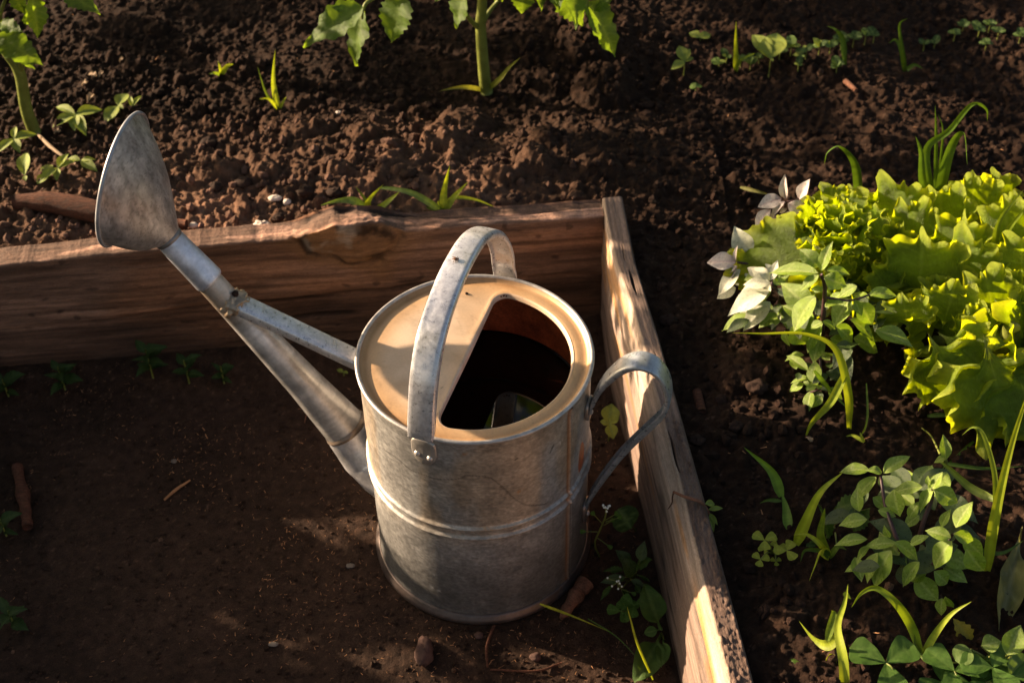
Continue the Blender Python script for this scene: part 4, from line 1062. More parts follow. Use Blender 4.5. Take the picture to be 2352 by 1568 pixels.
basil('basil_plant', 'd1', (1430, 1420), [
    (1395, 1165, .250, 1140, 1165, .247, .46), (1400, 1130, .25, 1295, 1060, .258, .46), (1420, 1165, .25, 1565, 1130, .252, .48), (1405, 1130, .25, 1465, 945, .268, .46),
    (1380, 1245, .240, 970, 1430, .224, .44), (1395, 1255, .238, 1095, 1400, .222, .44), (1390, 1355, .225, 1130, 1600, .208, .50), (1320, 1210, .235, 1060, 1290, .225, .5),
    (1465, 1460, .205, 1290, 1580, .198, .5), (1470, 1220, .238, 1560, 1290, .23, .5), (1400, 1180, .243, 1350, 1320, .23, .4), (1500, 1380, .21, 1450, 1480, .205, .6),
    (1430, 1020, .236, 1230, 1060, .228, .5), (1330, 1440, .2, 1210, 1500, .196, .5), (1330, 1080, .236, 1150, 1120, .232, .62), (1300, 1090, .236, 1180, 1010, .24, .6), (1240, 1120, .228, 1050, 1160, .22, .6), (1350, 1300, .225, 1180, 1480, .205, .52), (1320, 1200, .236, 1180, 1250, .23, .6), (1500, 1450, .205, 1400, 1600, .195, .5), (1560, 1420, .21, 1560, 1600, .2, .5), (1380, 1120, .246, 1220, 1010, .25, .6), (1280, 1350, .212, 1080, 1480, .20, .5), (1480, 1120, .25, 1600, 1060, .255, .5)],
    [([(0, 0, None), (1500, 1300, .215), (1430, 1190, .248), (1415, 1150, .252)], [.0026, .0018, .0014])],
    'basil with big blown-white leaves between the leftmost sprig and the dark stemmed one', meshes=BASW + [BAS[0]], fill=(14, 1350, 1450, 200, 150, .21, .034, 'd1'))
basil('basil_plant', 'd1', (1900, 1760), [
    (1845, 1065, .300, 1395, 1020, .292, .34), (1865, 1090, .300, 1682, 1222, .290, .42), (1895, 1035, .302, 1972, 765, .330, .36), (1930, 1105, .302, 2145, 1195, .296, .66),
    (1860, 1000, .296, 1690, 830, .310, .64), (1960, 1040, .298, 2190, 1050, .298, .40), (1825, 1300, .282, 1600, 1610, .258, .58), (1900, 1230, .285, 1790, 1212, .284, .6),
    (1790, 1410, .255, 1500, 1150, .272, .55), (1960, 1230, .280, 2115, 1190, .282, .56), (1935, 1390, .265, 2115, 1310, .268, .5), (1950, 1240, .272, 1905, 1280, .27, .9),
    (240, 1325, .262, 66, 1570, .245, .60, 'd2'), (290, 1330, .262, 360, 1485, .250, .46, 'd2'), (432, 1275, .262, 718, 1245, .264, .46, 'd2'), (300, 1195, .272, 125, 1290, .262, .62, 'd2'),
    (330, 1350, .25, 470, 1580, .23, .6, 'd2'), (160, 1260, .26, 0, 1380, .25, .5, 'd2'), (1900, 1540, .245, 1780, 1590, .24, .7), (1910, 1540, .245, 2050, 1590, .24, .6), (1850, 950, .30, 1800, 920, .302, .5)],
    [([(0, 0, None), (1905, 1560, .235), (1925, 1300, .27), (1925, 1170, .29), (1890, 1080, .302)], [.0030, .0026, .0022, .0018]),
     ([(1925, 1300, .268), (240, 1330, .262, 'd2'), (430, 1275, .264, 'd2')], [.0015, .001])],
    'basil with a dark purple stem standing tallest in front of the lettuce', fill=(34, 900, 820, 240, 200, .225, .040, 'c4'))
basil('basil_plant', 'c4', (830, 1200), [
    (795, 950, .225, 748, 1088, .208, .56), (735, 810, .24, 690, 935, .225, .6), (700, 1050, .195, 596, 1060, .193, .50), (722, 1130, .195, 607, 1042, .200, .34), (765, 1200, .200, 755, 1075, .214, .60),
    (735, 1180, .196, 628, 1178, .194, .50), (742, 1250, .19, 716, 1362, .18, .48), (775, 1230, .2, 805, 1215, .2, .8), (800, 1275, .19, 745, 1330, .184, .60), (835, 1235, .195, 916, 1290, .188, .60),
    (700, 1205, .19, 618, 1240, .184, .60), (730, 1210, .198, 700, 1190, .2, .8), (820, 1060, .21, 900, 1040, .205, .5), (640, 900, .24, 720, 1010, .215, .6), (600, 920, .23, 610, 1010, .215, .5), (850, 960, .22, 945, 990, .21, .5), (800, 880, .24, 700, 1030, .215, .5), (880, 890, .235, 1000, 990, .215, .5), (960, 860, .235, 1110, 960, .215, .5), (980, 960, .21, 1130, 1020, .195, .6)],
    [([(0, 0, None), (800, 1150, .2), (790, 1060, .21)], [.002, .0012]), ([(0, 0, None), (780, 1240, .195), (740, 1250, .19)], [.0015, .001])],
    'short basil with small olive leaves hanging below the dark stemmed plant', fill=(16, 770, 1150, 110, 130, .195, .026, 'c4'))
# second basil clump, bottom right
root2 = basil('basil_plant', 'c5', (1300, 1010), [
    (1070, 385, .262, 918, 385, .262, .50), (1160, 400, .262, 1302, 290, .272, .40), (1145, 400, .262, 1070, 375, .268, .6), (1110, 430, .26, 983, 550, .245, .46), (1215, 500, .268, 1235, 650, .252, .66),
    (1365, 480, .272, 1190, 500, .266, .40), (1430, 490, .275, 1475, 395, .288, .56), (1440, 500, .275, 1580, 570, .268, .62), (1430, 490, .273, 1335, 610, .258, .42), (1405, 470, .275, 1400, 420, .283, .5),
    (1060, 770, .235, 883, 785, .232, .38), (1130, 610, .25, 1230, 640, .25, .5), (1190, 760, .245, 1155, 700, .255, .5), (1220, 790, .24, 1045, 800, .236, .36), (1220, 790, .245, 1380, 880, .232, .40),
    (1525, 760, .262, 1393, 715, .265, .55), (1550, 740, .262, 1670, 780, .255, .50), (1530, 785, .26, 1415, 930, .24, .55), (1560, 700, .265, 1640, 555, .28, .52), (1310, 800, .25, 1400, 740, .26, .5),
    (1195, 840, .24, 1075, 1035, .215, .50), (1350, 900, .235, 1250, 1025, .218, .52), (1120, 850, .235, 1045, 1010, .215, .4), (1080, 810, .23, 990, 890, .22, .4), (1035, 920, .21, 940, 940, .206, .60),
    (1050, 900, .22, 1020, 900, .215, .5), (1440, 950, .225, 1535, 1030, .21, .55), (1340, 980, .21, 1460, 1120, .195, .6), (1390, 960, .22, 1300, 1000, .21, .6), (1620, 830, .235, 1720, 975, .215, .55),
    (1600, 760, .24, 1715, 870, .225, .5), (1060, 660, .245, 905, 680, .24, .5), (1020, 610, .245, 1000, 480, .262, .5), (1480, 700, .25, 1520, 600, .262, .5), (1300, 650, .245, 1350, 560, .26, .5), (1230, 700, .24, 1330, 780, .235, .5), (1480, 1100, .19, 1470, 1195, .178, .6), (1500, 1090, .19, 1540, 1160, .18, .6), (1100, 540, .25, 1180, 600, .245, .6), (1350, 640, .24, 1270, 700, .235, .6)],
    [([(0, 0, None), (1240, 800, .235), (1170, 600, .25), (1140, 420, .262)], [.0024, .002, .0014]), ([(0, 0, None), (1370, 700, .24), (1420, 560, .26), (1430, 490, .274)], [.0024, .002, .0014]), ([(0, 0, None), (1460, 880, .235), (1540, 740, .262)], [.0022, .0012])],
    'bushy green basil in the lower right, surrounded by grass blades and clover', fill=(34, 1270, 740, 330, 290, .225, .042, 'c5'))

# ---------------------------------------------------------------- grasses
def grass(base_px, blades, label, c='p', zfun=None, name='grass_tuft', group='grasses sprouting in the beds', wscale=.78, col=(.13, .19, .02)):
    b = (zfun or onbed)(*K(c, *base_px))
    root = empty(name, tuple(b), label, 'grass', group)
    for k, (pts, wd, *rest) in enumerate(blades):
        pp = [np.array(b) if q[2] is None else P(*K(c, q[0], q[1]), q[2]) for q in pts]
        cc = rest[0] if rest else col
        blade(pp, wd * wscale, root, seed=k + int(base_px[0]), col=cc, tw=rest[1] if len(rest) > 1 else .2, side=rest[2] if len(rest) > 2 else None)
    return root
YG = (.30, .36, .03); DG = (.07, .13, .016)
B = (0, 0, None)
grass((640, 252), [([B, (628, 190, .195), (632, 115, .235)], .010, YG), ([B, (612, 215, .18), (591, 152, .21)], .006), ([B, (618, 228, .178), (595, 228, .178)], .006, YG), ([B, (650, 235, .172), (658, 222, .178)], .006, YG)],
      'small grass seedling alone on the bare soil above the spout')
grass((508, 172), [([B, (504, 150, .18), (500, 140, .185)], .005, YG), ([B, (522, 152, .182), (536, 148, .18)], .009, YG), ([B, (492, 168, .175), (480, 170, .172)], .006)], 'tiny two-leaf grass sprout in the upper left soil')
grass((848, 490), [([B, (815, 462, .200), (780, 460, .200), (735, 472, .190)], .0135, (.16, .26, .07)), ([B, (842, 462, .198), (815, 427, .215)], .009), ([B, (846, 460, .205), (880, 424, .226)], .011, YG), ([B, (870, 480, .19), (898, 458, .2), (918, 440, .212)], .012, YG), ([B, (828, 486, .182), (808, 497, .176)], .009, YG)],
      'grass seedling with five short blades behind the knot of the plank, left one')
grass((1020, 488), [([B, (978, 460, .200), (935, 440, .206), (880, 432, .2), (862, 438, .196)], .0105, (.17, .25, .05)), ([B, (1020, 440, .205), (1033, 380, .245)], .0125, YG), ([B, (1045, 450, .2), (1075, 418, .22)], .010, YG), ([B, (1040, 455, .196), (1090, 458, .195), (1142, 478, .185)], .0075, YG), ([B, (1008, 470, .19), (1006, 460, .196)], .007, YG), ([B, (985, 478, .182), (958, 474, .18)], .005)],
      'grass seedling with long arching blade behind the knot of the plank, right one')
grass((1115, 208), [([B, (1145, 185, .175), (1170, 155, .20), (1196, 132, .22)], .009, (.26, .26, .04)), ([B, (1075, 200, .165), (1040, 203, .165), (1008, 210, .16)], .008, (.2, .2, .04))], 'yellowing grass at the foot of the middle tomato stem')
grass((1690, 165), [([B, (1690, 110, .19), (1691, 48, .235)], .009, YG), ([B, (1700, 140, .185), (1735, 122, .19)], .007)], 'upright grass blade at the left end of the seedling row')
grass((1940, 150), [([B, (1935, 90, .20), (1920, 68, .215), (1898, 60, .21)], .010, DG)], 'hooked grass blade in the middle of the seedling row')
grass((2078, 165), [([B, (2075, 130, .19), (2066, 60, .235), (2085, 42, .25)], .008, DG), ([B, (2072, 120, .19), (2058, 92, .205), (2040, 100, .2)], .009, DG), ([B, (2100, 150, .17), (2120, 158, .168)], .008, DG)], 'thin dark grass at the far right of the seedling row')
grass((1965, 470), [([B, (1970, 420, .21), (1962, 370, .25), (1930, 335, .28), (1900, 350, .275), (1893, 380, .255)], .0135, DG)], 'single broad grass blade hooked to the left behind the lettuce')
grass((1880, 520), [([B, (1858, 480, .21), (1875, 448, .24), (1900, 440, .24), (1925, 455, .225)], .010, DG), ([(1700, 430, .185), (1740, 440, .188), (1775, 450, .185)], .006, (.18, .17, .05))], 'thin curled grass blade between the basil tip and the lettuce')
grass((2150, 520), [([B, (2165, 410, .26), (2188, 330, .31), (2215, 305, .335), (2222, 380, .30)], .0155, DG), ([B, (2135, 430, .24), (2130, 340, .29), (2180, 300, .32), (2232, 240, .375), (2265, 250, .37), (2268, 278, .35)], .011, DG),
     ([B, (2120, 420, .25), (2115, 350, .29), (2103, 312, .31)], .012, DG), ([B, (2150, 400, .25), (2150, 300, .31), (2148, 240, .345)], .007, DG), ([B, (2160, 380, .26), (2166, 300, .31), (2155, 262, .33)], .005, DG)],
     'tallest grass tuft with drooping dark blades rising behind the lettuce')
grass((2290, 640), [([(2290, 640, .2), (2285, 560, .25), (2300, 500, .285), (2352, 435, .32)], .011, (.16, .22, .02)), ([(2290, 640, .2), (2310, 540, .26), (2380, 450, .32)], .010, (.16, .22, .02))], 'pair of thin grass blades among the lettuces at the right edge')
grass((1950, 980), [([(1950, 985, .175), (1948, 900, .235), (1920, 800, .285), (1850, 765, .300), (1750, 765, .296), (1680, 764, .288)], .0105, YG, .3), ([(1945, 850, .26), (1910, 920, .225), (1865, 970, .195), (1848, 1010, .172)], .0105, (.24, .30, .03)),
     ([(1990, 880, .21), (1992, 960, .19), (1975, 1000, .172), (1935, 1005, .170)], .003), ([(1870, 850, .25), (1910, 900, .21), (1960, 950, .19)], .006, DG)], 'long yellow-green grass blade bent flat to the left under the basil')
grass((1812, 1215), [([(1795, 1140, .185), (1770, 1080, .205), (1708, 1026, .225)], .0125, (.12, .22, .02)), ([B, (1806, 1170, .18), (1795, 1130, .188)], .012, (.12, .22, .02)), ([(1795, 1150, .18), (1765, 1148, .178), (1745, 1155, .172)], .005, DG)], 'blue-green grass seedling with two broad blades on bare soil right of the plank')
grass((1828, 1250), [([B, (1850, 1200, .20), (1885, 1130, .24), (1938, 1082, .262)], .0135, YG), ([B, (1845, 1225, .18), (1860, 1200, .19)], .006)], 'wide pale grass blade leaning right beside the green basil')
grass((1905, 1280), [([B, (1880, 1245, .20), (1850, 1225, .205), (1822, 1228, .20)], .007, YG), ([B, (1885, 1262, .195), (1870, 1300, .185), (1856, 1340, .172)], .0125, YG), ([B, (1890, 1265, .19), (1850, 1262, .19), (1838, 1290, .178)], .008, DG), ([B, (1885, 1230, .2), (1890, 1190, .22), (1895, 1165, .235)], .010, (.16, .22, .02)), ([B, (1925, 1255, .19), (1945, 1262, .185)], .007)],
     'spreading grass weed with curved blades left of the green basil')
grass((1945, 1600), [([(1940, 1620, .16), (1938, 1520, .20), (1925, 1440, .215), (1940, 1385, .235), (1948, 1340, .25)], .011, YG), ([(1925, 1460, .2), (1900, 1480, .19), (1870, 1465, .185), (1835, 1425, .19)], .013, YG), ([(1912, 1500, .19), (1905, 1540, .17), (1890, 1600, .16)], .012, YG), ([(1890, 1570, .16), (1850, 1540, .175), (1820, 1515, .18), (1800, 1540, .168)], .007, DG), ([(1900, 1470, .2), (1915, 1410, .22), (1910, 1400, .225)], .009, (.14, .2, .02)), ([(1938, 1360, .24), (1955, 1375, .235)], .006)],
     'pale jointed grass at the bottom edge left of the clover')
grass((2118, 1510), [([B, (2095, 1440, .205), (2060, 1385, .235), (2015, 1350, .245), (1980, 1360, .238), (1955, 1395, .222)], .0105, (.20, .28, .02)), ([B, (2145, 1460, .20), (2185, 1410, .225), (2232, 1380, .24)], .0085, YG), ([B, (2105, 1480, .19), (2100, 1455, .2)], .006)],
     'arching grass blade over the soil above the clover patch')
grass((2268, 1310), [([B, (2278, 1230, .215), (2300, 1120, .275), (2330, 1000, .34), (2375, 860, .41)], .0125, YG, .1), ([(2285, 1180, .24), (2285, 1090, .285), (2260, 1000, .32), (2235, 980, .325), (2208, 1000, .31)], .006, (.18, .24, .03)), ([(2290, 1150, .25), (2230, 1120, .24), (2180, 1075, .25), (2160, 1060, .255)], .010, (.16, .22, .03)), ([(2160, 1062, .18), (2260, 1075, .18), (2352, 1070, .182)], .005, DG), ([(2240, 1260, .19), (2300, 1270, .19), (2352, 1240, .2)], .006, DG)],
     'tall straight grass stalk at the right edge beside the green basil')
grass((2125, 975), [([(2130, 955, .17), (2180, 955, .178), (2230, 985, .175)], .006, DG), ([(2240, 1010, .17), (2160, 1080, .17)], .004, DG)], 'low dark grass stem lying on the shaded soil under the lettuce')
grass((1985, 1015), [([B, (1960, 1000, .175), (1940, 1002, .172)], .005, YG), ([B, (1978, 1000, .18), (1975, 992, .182)], .004, YG)], 'tiny yellow grass sprout on dark soil under the lettuce')
# in the sunken path
grass((1360, 1425), [([P_ for P_ in [(1240, 1386, .075), (1310, 1412, .05), (1400, 1450, .02)]], .0035, YG)], 'thin yellow grass blade crossing the foot of the can', zfun=onpath)
grass((1492, 1540), [([(1500, 1560, .01), (1465, 1480, .06), (1448, 1420, .095), (1440, 1390, .115)], .0035, YG), ([(1350, 1420, .02), (1420, 1465, .015), (1490, 1540, .012)], .002, DG)], 'thin upright grass blade beside the plantain leaves in the path', zfun=onpath)

# ---------------------------------------------------------------- seedlings
def seedling(px, py, leaves, label, name='seedling', z0=None, c='p', mesh=None, zf=None, group='seedlings in the beds', cat='seedling', h=.015):
    b = (zf or onbed)(*K(c, px, py))
    root = empty(name, tuple(b), label, cat, group)
    top = np.array(b) + np.array([0, 0, h])
    stem([b, top], [.0009, .0007], root)
    for k, (dx, dy, dz, ws) in enumerate(leaves):
        q = pxoff(top, dx, dy, dz)
        me = (mesh or SEED); me = me[k % len(me)] if isinstance(me, list) else me
        place(me, top, q, (-.1 + .1 * R1.random(), -.25, 1), root, 'leaf', ws=ws / .52)
    return root
def pxoff(p, dx, dy, dz):
    """point dz above p, shifted by so many photo pixels on the level"""
    d = (p - CAM) @ FW; s = d / FPX
    return p + np.array([dx * s, -dy * s / .70 + 0 * dz, dz])
seedling(308, 478 - 0, [(-60, 22, 0, .5), (60, -18, .002, .5), (-55, -25, .004, .35), (5, 35, -.004, .5)], 'seedling with four leaves left of the rose, largest of its group', c='d4' if False else 'p') if False else None
def sd4(X, Y, L, label, h=.012): return seedling(*K('d4', X, Y), [(a * 1.45, b * 1.45, c, d) for a, b, c, d in L], label, h=h)
sd4(610, 960, [(-36, 16, 0, .50), (40, -14, .002, .52), (-40, -18, .006, .32), (2, 24, -.002, .55), (22, 30, -.004, .4)], 'yellow-green seedling with four spread leaves, left of the watering can rose')
sd4(128, 1150, [(-22, 20, 0, .48), (34, -12, .002, .50), (-3, -20, .008, .38), (14, 20, -.002, .5)], 'bright seedling right below the left tomato stem at the picture edge')
sd4(940, 890, [(8, -28, .004, .55), (-16, 28, 0, .55), (10, 6, .002, .7)], 'seedling with upright leaves just above the tip of the rose')
sd4(1050, 900, [(-6, -16, .008, .3), (12, -18, .008, .3)], 'small hooked sprout touching the tip of the rose')
sd4(470, 1380, [(-26, 20, 0, .42), (24, -16, .002, .42), (10, -28, .006, .35), (2, 18, -.002, .5)], 'pale seedling left of the rose beside a dry stalk')
sd4(650, 1320, [(-24, -6, .002, .45), (30, 16, 0, .45), (24, 0, .004, .4)], 'seedling with long leaves at the end of the dry stalk left of the rose')
sd4(215, 1440, [(-14, -44, .010, .34), (3, 8, 0, .7)], 'single-leaf sprout in dark soil at the left edge')
sd4(380, 1400, [(-14, 14, 0, .7), (-6, -20, .004, .7)], 'wilted grey-green seedling beside the bright one at the left edge', h=.006)
seedling(1398, 1012, [(-22, -2, .004, .8), (8, -34, .012, .8), (24, -10, .006, .7), (8, 26, -.006, .75)], 'four-leaf green seedling in the gap between the can and the side plank', zf=onpath, h=.03)
seedling(790, 862, [(-16, -4, .003, .6), (12, 4, .002, .6)], 'tiny bright seedling on the shaded path next to the can', zf=onpath, h=.006)
seedling(1570, 178, [(-34, 16, 0, .6), (22, -8, .004, .6), (-10, -30, .014, .6), (14, -22, .012, .4)], 'seedling at the lower left of the seedling row in the far soil', h=.025)
seedling(1598, 208, [(10, -8, 0, .9), (-14, -4, 0, .8)], 'flat round seedling below the row in the far soil', mesh=ROUND, h=.006)
seedling(1608, 98, [(-26, -14, .004, .7), (26, -6, .004, .9), (4, -12, .004, .6)], 'yellow seedling standing apart above the row', h=.008)
seedling(1765, 178, [(4, 8, 0, .6), (-30, -38, .018, .4), (-36, -52, .02, .5), (22, -50, .022, .7), (4, -38, .02, .9)], 'leggy seedling with bent stem in the far row', h=.03)
ORD = 'first second third fourth fifth sixth seventh eighth ninth tenth eleventh twelfth thirteenth fourteenth fifteenth sixteenth seventeenth eighteenth'.split()
ROW = sorted([(1650, 165, .9), (1668, 150, .8), (1700, 158, 1.), (1722, 160, .9), (1742, 152, 1.), (1790, 140, 1.1), (1815, 130, 1.3), (1838, 150, 1.), (1850, 132, 1.1), (1880, 128, 1.1), (1905, 130, 1.2), (1930, 120, 1.1), (1958, 112, 1.2), (1985, 105, 1.2), (2005, 98, 1.), (1832, 170, .9), (1920, 165, .9)])
for i, (px, py, s) in enumerate(ROW):
    rr = random.Random(i); a0 = rr.uniform(0, 6)
    sz = rr.uniform(.45, 1.0)
    lv = [(s * 21 * sz * math.cos(a0 + q * 1.6), s * 13 * sz * math.sin(a0 + q * 1.6) - 5, rr.uniform(0, .012), rr.uniform(.45, .7)) for q in range(rr.choice((3, 4, 5)))]
    seedling(px, py + rr.uniform(-5, 5), lv, 'round-leaved seedling in the crowded far weed row, ' + ORD[i] + ' from its left end', mesh=[ROUND[0], SEED[1], ROUNDD[0]] if i < 12 else ROUNDD, h=.012 * s, group='weed seedlings in a row on the far soil')
for i, (px, py, s) in enumerate(sorted([(2190, 95, 1.), (2210, 75, .8), (2245, 90, 1.2), (2270, 75, 1.), (2290, 92, 1.), (2262, 118, 1.), (2120, 118, .9), (2145, 112, .7), (2340, 100, 1.)])):
    rr = random.Random(i + 40); a0 = rr.uniform(0, 6)
    lv = [(s * 17 * math.cos(a0 + q * 1.6), s * 11 * math.sin(a0 + q * 1.6) - 5, rr.uniform(0, .01), .55) for q in range(4)]
    seedling(px, py, lv, 'dim seedling of the top right corner, ' + ORD[i] + ' from the left there', mesh=ROUNDD, h=.012 * s, group='dim seedlings in the top right corner')
# wood sorrel and clovers
def clover(px, py, heads, label, mesh, zf=None, name='clover', c='p', zb=.165):
    b = (zf or onbed)(*K(c, px, py)); root = empty(name, tuple(b), label, 'clover', 'clovers and sorrels')
    for (hx, hy, hz, r, rot) in heads:
        t = P(*K(c, hx, hy), hz)
        stem([b, (np.array(b) + t) / 2 + np.array([0, 0, .006]), t], [.0008, .0007], root)
        for q in range(3):
            a = rot + q * 2.094
            place(mesh, t, t + r * np.array([math.cos(a), math.sin(a), .10]), (0, -.15, 1), root, 'leaf')
    return root
clover(540, 850, [(497, 775, .190, .0125, .4), (620, 832, .188, .0125, 1.0), (474, 882, .182, .009, .2), (494, 828, .180, .006, .9), (560, 892, .176, .0055, .5), (570, 815, .184, .008, .1)], 'yellow wood sorrel sprout with round clover leaves beside the wide grass blade', HEARTY, c='c5', name='wood_sorrel')
clover(1230, 1560, [(1170, 1455, .190, .033, .55)], 'large green clover with three heart leaves at the bottom edge', HEART, c='c5')
clover(1560, 1620, [(1550, 1500, .190, .030, .2), (1650, 1580, .185, .026, .9), (1480, 1560, .18, .022, 1.4)], 'dark green clover patch member left of the corner, with three overlapping heads', HEART, c='c5')
clover(1800, 1620, [(1760, 1480, .195, .028, .9), (1860, 1530, .19, .026, .1), (1720, 1560, .186, .024, 1.7)], 'clover in the bottom right corner under the round-leaved weed', HEART, c='c5')
clover(500, 1000, [(505, 900, .035, .016, .3), (395, 950, .03, .015, .9), (450, 930, .03, .013, .5)], 'dim clover in the path beside the plantain leaves', HEART, zf=onpath, c='e6')
# round leaved weed at the right corner
def weed(px, py, leaves, label, mesh, c='p', zf=None, name='weed', group=None, stems=None, cat='weed', col=None):
    b = (zf or onbed)(*K(c, px, py)); root = empty(name, tuple(b), label, cat, group)
    for k, L in enumerate(leaves):
        x0, y0, z0, x1, y1, z1, ws = L
        p0 = P(*K(c, x0, y0), z0) if z0 is not None else np.array(b); p1 = P(*K(c, x1, y1), z1)
        me = mesh[k % len(mesh)] if isinstance(mesh, list) else mesh
        place(me, p0, p1, np.array([-.05, -.35, 1]) + NPR.normal(0, .12, 3), root, 'leaf', ws=ws / .52)
        if z0 is not None: stem([b, (np.array(b) + p0) / 2 + np.array([0, 0, .004]), p0], [.0011, .0008], root)
    for s in (stems or []):
        stem([np.array(b) if q[2] is None else P(*K(c, q[0], q[1]), q[2]) for q in s], [.0011, .0006], root)
    return root
weed(1790, 1500, [(1700, 1360, .20, 1815, 1330, .205, .8), (1640, 1380, .2, 1550, 1440, .195, .7), (1840, 1410, .2, 1925, 1240, .22, .6), (1740, 1420, .195, 1810, 1450, .19, .8), (1450, 1450, .18, 1350, 1400, .185, .6), (1860, 1420, .2, 1930, 1500, .19, .8), (1640, 1440, .19, 1605, 1420, .19, .6)],
     'leafy weed with oval leaves in the bottom right corner behind the clover', [BAS[0], ROUND[0]], c='c5')
weed(1500, 420, [(1500, 330, .215, 1495, 185, .235, .42), (1505, 318, .212, 1430, 340, .208, .5)], 'two-leaf seedling with an upright oval leaf above the green basil', [BAS[1], BAS[2]], c='c5', stems=[[(0, 0, None), (1505, 350, .205), (1500, 320, .214)], [(1470, 300, .2), (1420, 200, .19), (1370, 155, .175)]], name='seedling', cat='seedling', group='seedlings in the beds')
weed(880, 690, [(1050, 560, .225, 860, 600, .215, .55), (1050, 560, .225, 1020, 460, .235, .4), (1080, 600, .22, 975, 740, .2, .5), (850, 780, .17, 830, 590, .215, .22), (820, 800, .17, 720, 800, .178, .35), (900, 880, .17, 980, 860, .178, .5)],
     'serrated green weed between the wide grass blade and the basil', SERR, c='c5')
# plants in the sunken path
weed(745, 1110, [(735, 1110, .03, 610, 730, .075, .60), (735, 1105, .03, 580, 1140, .025, .70)], 'plantain with one big upright oval leaf against the side plank', SPOON, c='e6', zf=onpath, name='plantain_weed', cat='weed')
weed(745, 1160, [(740, 1150, .02, 540, 1520, .03, .55), (760, 1190, .02, 745, 1390, .03, .52)], 'plantain with two hanging leaves near the bottom of the side plank', SPOON, c='e6', zf=onpath, name='plantain_weed', cat='weed')
weed(500, 690, [(530, 600, .06, 610, 480, .09, .6), (500, 640, .05, 420, 500, .08, .5), (430, 600, .04, 240, 590, .045, .3), (430, 660, .04, 210, 700, .04, .35), (330, 720, .03, 200, 860, .02, .25), (480, 680, .04, 610, 740, .04, .4), (540, 640, .05, 660, 700, .045, .25), (560, 520, .08, 590, 350, .1, .5), (400, 760, .03, 470, 830, .02, .5), (480, 560, .06, 360, 420, .08, .5), (520, 720, .03, 560, 800, .03, .5)],
     'dark leafy weed in the shade between can and plank', [SERR, BASD[1]], c='e6', zf=onpath, name='weed', cat='weed')
weed(520, 260, [(480, 240, .08, 380, 70, .10, .9)], 'dim round leaf growing in the gap right of the can seam', ROUNDD, c='e6', zf=onpath)
def purse(pts, heads, pods, label):
    b = onpath(*K('e6', pts[0][0], pts[0][1])); root = empty('flowering_weed', tuple(b), label, 'weed', 'white flowering weeds')
    pp = [np.array(b)] + [P(*K('e6', x, y), z) for x, y, z in pts[1:]]
    stem(pp, [.0011, .0008], root)
    for (x, y, z) in heads:
        q = P(*K('e6', x, y), z); o = blob('petal', q, .0012, M['white_fl'], 5, .3, root, 5, loc=tuple(b))
        stem([pp[-1], q], [.0004, .0004], root, name='stalk')
    for (x0, y0, z0, x1, y1, z1) in pods:
        p0 = P(*K('e6', x0, y0), z0); p1 = P(*K('e6', x1, y1), z1); stem([p0, p1], [.0005, .0004], root, name='stalk')
        place(HEART, p1 - (p1 - p0) * .1, p1 + (p1 - p0) / np.linalg.norm(p1 - p0) * .006, (0, -.6, .8), root, 'seed_pod', ws=.8)
purse([(210, 480, 0), (170, 370, .05), (215, 250, .09), (260, 140, .13), (265, 85, .15)], [(242, 42, .158), (262, 60, .156), (280, 68, .156), (250, 60, .155), (298, 47, .156), (272, 95, .15), (288, 50, .155)],
      [(235, 200, .105, 165, 125, .12), (258, 170, .12, 345, 120, .14), (262, 185, .115, 375, 148, .135), (245, 215, .1, 305, 180, .11), (200, 270, .08, 90, 268, .08), (190, 320, .06, 280, 385, .055)], 'thin stalk with a white flower cluster rising in the dark gap beside the can')
purse([(430, 840, 0), (400, 760, .03), (365, 700, .06)], [(280, 665, .06), (388, 655, .066), (318, 735, .055), (372, 757, .052), (360, 695, .062), (384, 712, .06), (402, 738, .056), (375, 690, .062)],
      [(400, 760, .03, 480, 790, .03)], 'low weed with scattered tiny white flowers beside the plantain')
DIM = [leaf_mesh('weed_leaf', M['weed'], nu=16, nv=7, prof=pf, wid=.26, fold=.25, droop=.5, wave=.02, col=(.028, .060, .012), vein=(.05, .09, .02), seed=30 + i, serr=sr_, ns=6, nvein=5) for i, (pf, sr_) in enumerate((('oval', 0), ('lance', 0), ('oval', .3)))]  # weed leaves for the dim path, the shade painted into their colour
def dimweed(px, py, n, r, label, mesh, seed, zf=onpath, lift=.04):
    mesh = [DIM[(seed + q) % 3] for q in range(2)]; r = r * .8
    b = zf(px, py); root = empty('weed', tuple(b), label, 'weed', 'small weeds along the foot of the back plank')
    rs = random.Random(seed)
    top = np.array(b) + np.array([0, 0, lift])
    stem([b, top], [.0012, .0008], root)
    for i in range(n):
        a = i * 2.4 + rs.uniform(-.3, .3); f = (i + 1) / n
        p0 = np.array(b) + (top - np.array(b)) * (1 - .7 * f)
        q = p0 + r * rs.uniform(.7, 1.1) * np.array([math.cos(a), math.sin(a) * .8, .55 - .4 * f])
        place(mesh[i % len(mesh)], p0, q, (-.1, -.3, 1), root, 'leaf', ws=rs.uniform(.75, 1.1))
dimweed(352, 868, 10, .034, 'leafy weed at the foot of the back plank, largest in the shade below the spout', [BAS[0], BAS[2]], 1, lift=.05)
dimweed(435, 880, 7, .026, 'smaller weed just right of the leafy one at the foot of the back plank', [SEED[0], BAS[0]], 2)
dimweed(515, 880, 6, .022, 'little weed under the spout at the foot of the back plank', [SEED[0], ROUND[0]], 3, lift=.03)
dimweed(150, 895, 8, .035, 'dark spreading weed near the left end of the back plank', [SERR, BAS[1]], 4)
dimweed(20, 910, 6, .035, 'barely lit round-leaved weed at the left picture edge below the plank', ROUND, 5, lift=.03)
dimweed(15, 1230, 6, .03, 'dark weed at the left picture edge beside the rotten stick', [SERR, ROUND[1]], 6, lift=.03)
